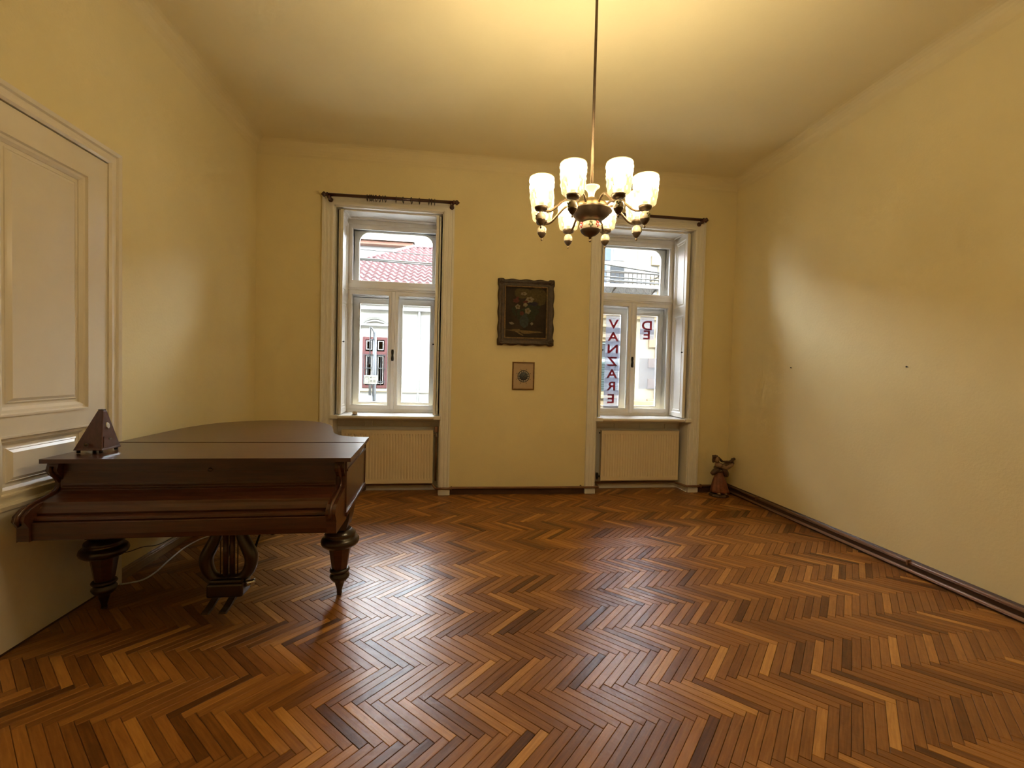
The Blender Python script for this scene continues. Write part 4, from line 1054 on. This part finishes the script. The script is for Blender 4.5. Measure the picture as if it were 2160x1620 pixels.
def red_window(x0, x1, z0, z1):
    wn = MB().mould(rect(x0, x1, z0, z1), [(0,-.1),(0,.03),(.09,.03),(.09,-.1)], XZ(HY), True).build('street_window', REDP, wh)
    xm = (x0+x1)/2
    MB().box(x0+.05, x1-.05, HY+.0, HY+.02, z0+.05, z1-.05).build('dark_pane', DGLASS, wn, origin=wn['o'])
    b = MB().box(xm-.045, xm+.045, HY-.05, HY, z0, z1).box(x0, x1, HY-.05, HY, z0+(z1-z0)*.66, z0+(z1-z0)*.72)
    b.build('red_bars', REDP, wn, origin=wn['o'])
    for s in (-1, 1):
        cxx = (x0+x1)/2+s*(x1-x0)*.235
        for a, bb in ((z0+.14, z0+(z1-z0)*.63), (z0+(z1-z0)*.75, z1-.12)):
            MB().mould(rect(cxx-.09, cxx+.09, a, bb), [(0,0),(0,.02),(.025,.02),(.025,0)], XZ(HY-.02), True).build('white_sash', FACW, wn, origin=wn['o'])
    g = MB()
    for k in range(6): g.box(x0+.05+k*(x1-x0-.1)/5-.008, x0+.05+k*(x1-x0-.1)/5+.008, HY-.09, HY-.075, z0+.1, z0+(z1-z0)*.66)
    for zz in (.12, .38, .64): g.box(x0+.03, x1-.03, HY-.085, HY-.07, z0+(z1-z0)*zz, z0+(z1-z0)*zz+.03)
    g.build('window_grille', GREYM, wn, origin=wn['o'])
    MB().box(x0-.1, x1+.1, HY-.13, HY, z0-.1, z0-.02).build('stone_sill', FACL, wh)
    arc = [(xm+.66*math.cos(PI*(.10+.80*k/16)), z1+.10+.62*math.sin(PI*(.10+.80*k/16))) for k in range(17)]
    MB().mould(arc, [(0,0),(0,.10),(.07,.12),(.14,.07),(.14,0)], XZ(HY), closed=False).build('arch_moulding', FACW, wh)
    MB().mould([(p[0], p[1]-.16) for p in arc[1:-1]], [(0,0),(0,.05),(.05,.05),(.05,0)], XZ(HY), closed=False).build('arch_inner', FACW, wh)
    MB().box(xm-.78, xm+.78, HY-.10, HY, z1+.36, z1+.43).build('lintel_ledge', FACW, wh, bevel=.01)
for xw in (-2.95, -5.7, -8.4, .7): red_window(xw, xw+.78, .82, 2.48)

# tall house further back
bh = thing('far_house', (-8, 25, GZ), 'tall far house with orange eave behind the red roof', 'building')
MB().box(-14, -2.6, 26, 34, GZ, 8.35).build('wall', FACW, bh)
MB().box(-14.2, -2.4, 25.5, 34, 8.32, 8.50).build('eave', OTILE, bh)
MB().add([(-14.3, 25.3, 8.5), (-2.3, 25.3, 8.5), (-3.5, 30, 11.5), (-13, 30, 11.5), (-14.3, 34.5, 8.5), (-2.3, 34.5, 8.5)], [(0,1,2,3), (1,5,2), (5,4,3,2), (4,0,3)]).build('roof', OTILE, bh)
for x in (-4.9, -3.75, -3.2, -6.4, -7.9, -9.4):
    wn = MB().mould(rect(x, x+.42, 7.35, 7.95), [(0,-.1),(0,.05),(.06,.05),(.06,-.1)], XZ(26), True).build('window', FACL, bh)
    MB().box(x+.04, x+.38, 25.98, 26.02, 7.39, 7.91).build('pane', mat('grey_far_glass', (.08, .085, .095), .3), wn, origin=wn['o'])

# yellow corner house with balcony
yh = thing('yellow_house', (8, HY, GZ), 'yellow stucco house with iron balcony and teal shutters across the street', 'building')
MB().box(3.4, 18, HY, HY+9, GZ, 3.5).build('facade', FACL, yh)
MB().box(3.4, 18, HY+.02, HY+9, 3.5, 6.3).build('upper_facade', FACW, yh)
MB().box(3.3, 18.1, HY-.18, HY, 3.55, 3.72).build('string_course', FACY, yh, bevel=.02)
MB().box(3.3, 18.1, HY-.10, HY, 3.40, 3.55).build('frieze', FACY, yh, bevel=.02)
MB().box(3.3, 18.1, HY-.08, HY, GZ, .55).build('plinth', FACY, yh, bevel=.02)
MB().box(3.2, 18.2, HY-.45, HY+.1, 6.3, 6.5).build('eave_cornice', FACW, yh, bevel=.03)
MB().add([(3.2, HY-.45, 6.5), (18.2, HY-.45, 6.5), (17, HY+4.5, 7.6), (4.4, HY+4.5, 7.6), (3.2, HY+9.2, 6.5), (18.2, HY+9.2, 6.5)], [(0,1,2,3), (1,5,2), (5,4,3,2), (4,0,3)]).build('roof', OTILE, yh)
# quoins: alternating long and short blocks
for k in range(24):
    z = GZ+.5+k*.36
    if z > 5.9: continue
    if 3.3 < z+.18 < 3.75: continue
    ln = .62 if k % 2 else .36
    low = z < 3.4
    MB().box(7.42-ln, 7.42, HY-.07, HY, z, z+.335).build('quoin', STONE if low else FACY, yh, bevel=.012)
def shutter_window(x0, x1, z0, z1):
    wn = MB().mould(rect(x0-.12, x1+.12, z0-.05, z1+.14), [(0,0),(0,.08),(.12,.08),(.12,0)], XZ(HY), True).build('window_surround', FACY, yh)
    MB().box(x0, x1, HY-.02, HY+.0, z0, z1).build('dark_pane', DGLASS, wn, origin=wn['o'])
    MB().box(x0, x1, HY-.06, HY-.02, z0+(z1-z0)*.62, z0+(z1-z0)*.67).build('transom', FACW, wn, origin=wn['o'])
    xm = (x0+x1)/2
    for a, b in ((x0, xm-.01), (xm+.01, x1)):
        MB().mould(rect(a, b, z0, z0+(z1-z0)*.62), [(0,0),(0,.04),(.05,.04),(.05,0)], XZ(HY-.03), True).build('shutter_frame', TEAL, wn, origin=wn['o'])
        nsl = 12; hh = (z1-z0)*.62-.1
        for k in range(nsl):
            zz = z0+.05+hh*(k+.5)/nsl
            MB().obox(Matrix.Translation(((a+b)/2, HY-.05, zz))@Matrix.Rotation(.6, 4, 'X'), (b-a)/2-.05, .006, .035).build('slat', TEAL, wn, origin=wn['o'])
        MB().mould(rect(a+.03, b-.03, z0+(z1-z0)*.68, z1-.03), [(0,0),(0,.03),(.04,.03),(.04,0)], XZ(HY-.02), True).build('upper_sash', mat('grey_teal_frame', (.06, .085, .08), .6), wn, origin=wn['o'])
    MB().box(x0-.2, x1+.2, HY-.18, HY, z0-.16, z0-.05).build('stone_sill', FACY, yh, bevel=.015)
    MB().box(x0-.2, x1+.2, HY-.16, HY, z1+.14, z1+.26).build('hood_mould', STONE, yh, bevel=.015)
    for a in (x0-.16, x1+.02):
        MB().box(a, a+.14, HY-.13, HY, z1+.02, z1+.5).build('console', FACY, yh, bevel=.02)
    MB().box(x0-.3, x1+.3, HY-.2, HY, z1+.5, z1+.6).build('hood_cornice', FACY, yh, bevel=.02)
shutter_window(4.95, 5.98, .78, 2.58); shutter_window(8.6, 9.63, .78, 2.58); shutter_window(11.4, 12.4, .78, 2.58)
# upper glazed bay behind the balcony
bay = MB().box(3.9, 5.86, HY-.05, HY, 4.4, 6.25).build('bay_frame', FACW, yh)
for x0, x1, z0, z1, mm_ in ((4.1, 4.55, 4.5, 5.25, BGLASS), (4.66, 5.16, 4.5, 5.25, BGLASS), (5.30, 5.80, 4.5, 5.22, DGLASS), (4.1, 5.30, 5.40, 6.15, BGLASS), (5.40, 5.80, 5.40, 6.15, mat('grey_bay_glass', (.09, .095, .105), .2))):
    MB().box(x0, x1, HY-.075, HY-.05, z0, z1).build('bay_pane', mm_, yh)
MB().box(5.86, 6.26, HY-.10, HY, 4.4, 6.3).build('pilaster', FACW, yh, bevel=.02)
MB().box(6.26, 6.30, HY-.05, HY, 4.4, 6.3).build('pilaster_joint', STONE, yh)
bl = MB().box(3.6, 6.82, HY-1.0, HY, 4.30, 4.42).build('balcony_slab', mat('grey_balcony_stone', (.13, .122, .12), .8), yh, bevel=.02)
rl = MB().box(3.6, 6.82, HY-.99, HY-.95, 4.76, 4.80).box(3.6, 6.82, HY-.99, HY-.95, 4.46, 4.49).box(6.78, 6.82, HY-.99, HY, 4.76, 4.80)
rl.build('balcony_rail', IRON, bl, origin=bl['o'])
for k in range(22):
    x = 3.65+k*.15; MB().box(x-.010, x+.010, HY-.98, HY-.96, 4.42, 4.78).build('baluster', IRON, bl, origin=bl['o'])
for k in range(14):
    x = 3.8+k*.225
    MB().tube([(x+.085*math.cos(2*PI*i/14), HY-.97, 4.22+.085*math.sin(2*PI*i/14)) for i in range(14)], .009, 6, closed=True, up=(0, 1, 0)).build('scroll_ring', IRON, bl, origin=bl['o'])
for x in (3.8, 5.2, 6.6):
    MB().tube(spline([(x, HY-.02, 3.8), (x, HY-.3, 3.95), (x, HY-.6, 4.2), (x, HY-.95, 4.3)], 5), .025, 8).build('bracket', IRON, bl, origin=bl['o'])

# overhead wires
for k, (z0, z1, y0, y1, rr) in enumerate(((4.72, 3.42, 10.0, 10.0, .018), (3.93, 3.45, 10.4, 10.2, .012), (4.13, 3.72, 10.2, 10.4, .010), (4.0, 3.60, 10.8, 10.6, .012), (3.84, 3.55, 9.9, 10.0, .016))):
    pts = []
    for i in range(33):
        t = i/32; x = -16+36*t; pts.append((x, y0+(y1-y0)*t, z0+(z1-z0)*((x+4)/10 if k == 0 else (x+4)/12)*.75+.10*((t-.5)**2)))
    tag(MB().tube(pts, rr, 6).build('overhead_wire', CABLEB, None, origin=pts[0]), ['thick', 'lowest thin', 'highest thin', 'middle thin', 'heavy lower'][k]+' overhead wire crossing the street', 'wire', 'overhead wires in the street')

# street sign on a pole
sgn = thing('street_sign', (-1.80, 10.5, GZ), 'grey street pole with a small white pictogram sign', 'street sign')
MB().tube([(-1.80, 10.5, GZ), (-1.80, 10.5, 2.29)], .042, 12).build('pole', GREYM, sgn)
MB().tube([(-1.895, 10.46, 1.55), (-1.895, 10.46, 2.40), (-1.86, 10.46, 2.37), (-1.82, 10.46, 2.28), (-1.82, 10.46, 2.12), (-1.895, 10.46, 2.10)], .016, 8).build('bracket', GREYM, sgn)
MB().box(-1.90, -1.80, 10.47, 10.49, 1.75, 1.78).box(-1.91, -1.86, 10.43, 10.49, .84, 1.1).build('clamp', GREYM, sgn)
MB().box(-2.018, -1.730, 10.44, 10.452, 1.10, 1.30).build('plate', FACW, sgn, bevel=.004)
mk = MB().mould(rect(-2.0, -1.905, 1.115, 1.245), [(0,0),(0,.002),(.008,.002),(.008,0)], XZ(10.44), True)
mk.box(-1.99, -1.91, 10.437, 10.44, 1.262, 1.270).box(-1.96, -1.945, 10.437, 10.44, 1.20, 1.215)
mk.lathe([(.0,0),(.021,0),(.021,.003),(.0,.003)], 14, (-1.862, 10.44, 1.255), mtx=Matrix.Rotation(PI/2, 3, 'X'))
mk.box(-1.82, -1.755, 10.437, 10.44, 1.250, 1.258)
mk.mould(rect(-1.882, -1.838, 1.142, 1.188), [(0,0),(0,.002),(.012,.002),(.012,0)], XZ(10.44), True)
for q in (1.142, 1.162, 1.182): mk.box(-1.812, -1.76, 10.437, 10.44, q, q+.010)
mk.build('pictograms', mat('sign_black_print', (.03, .03, .035), .5), sgn)
for o in bpy.data.objects:
    if 'o' in o: del o['o']
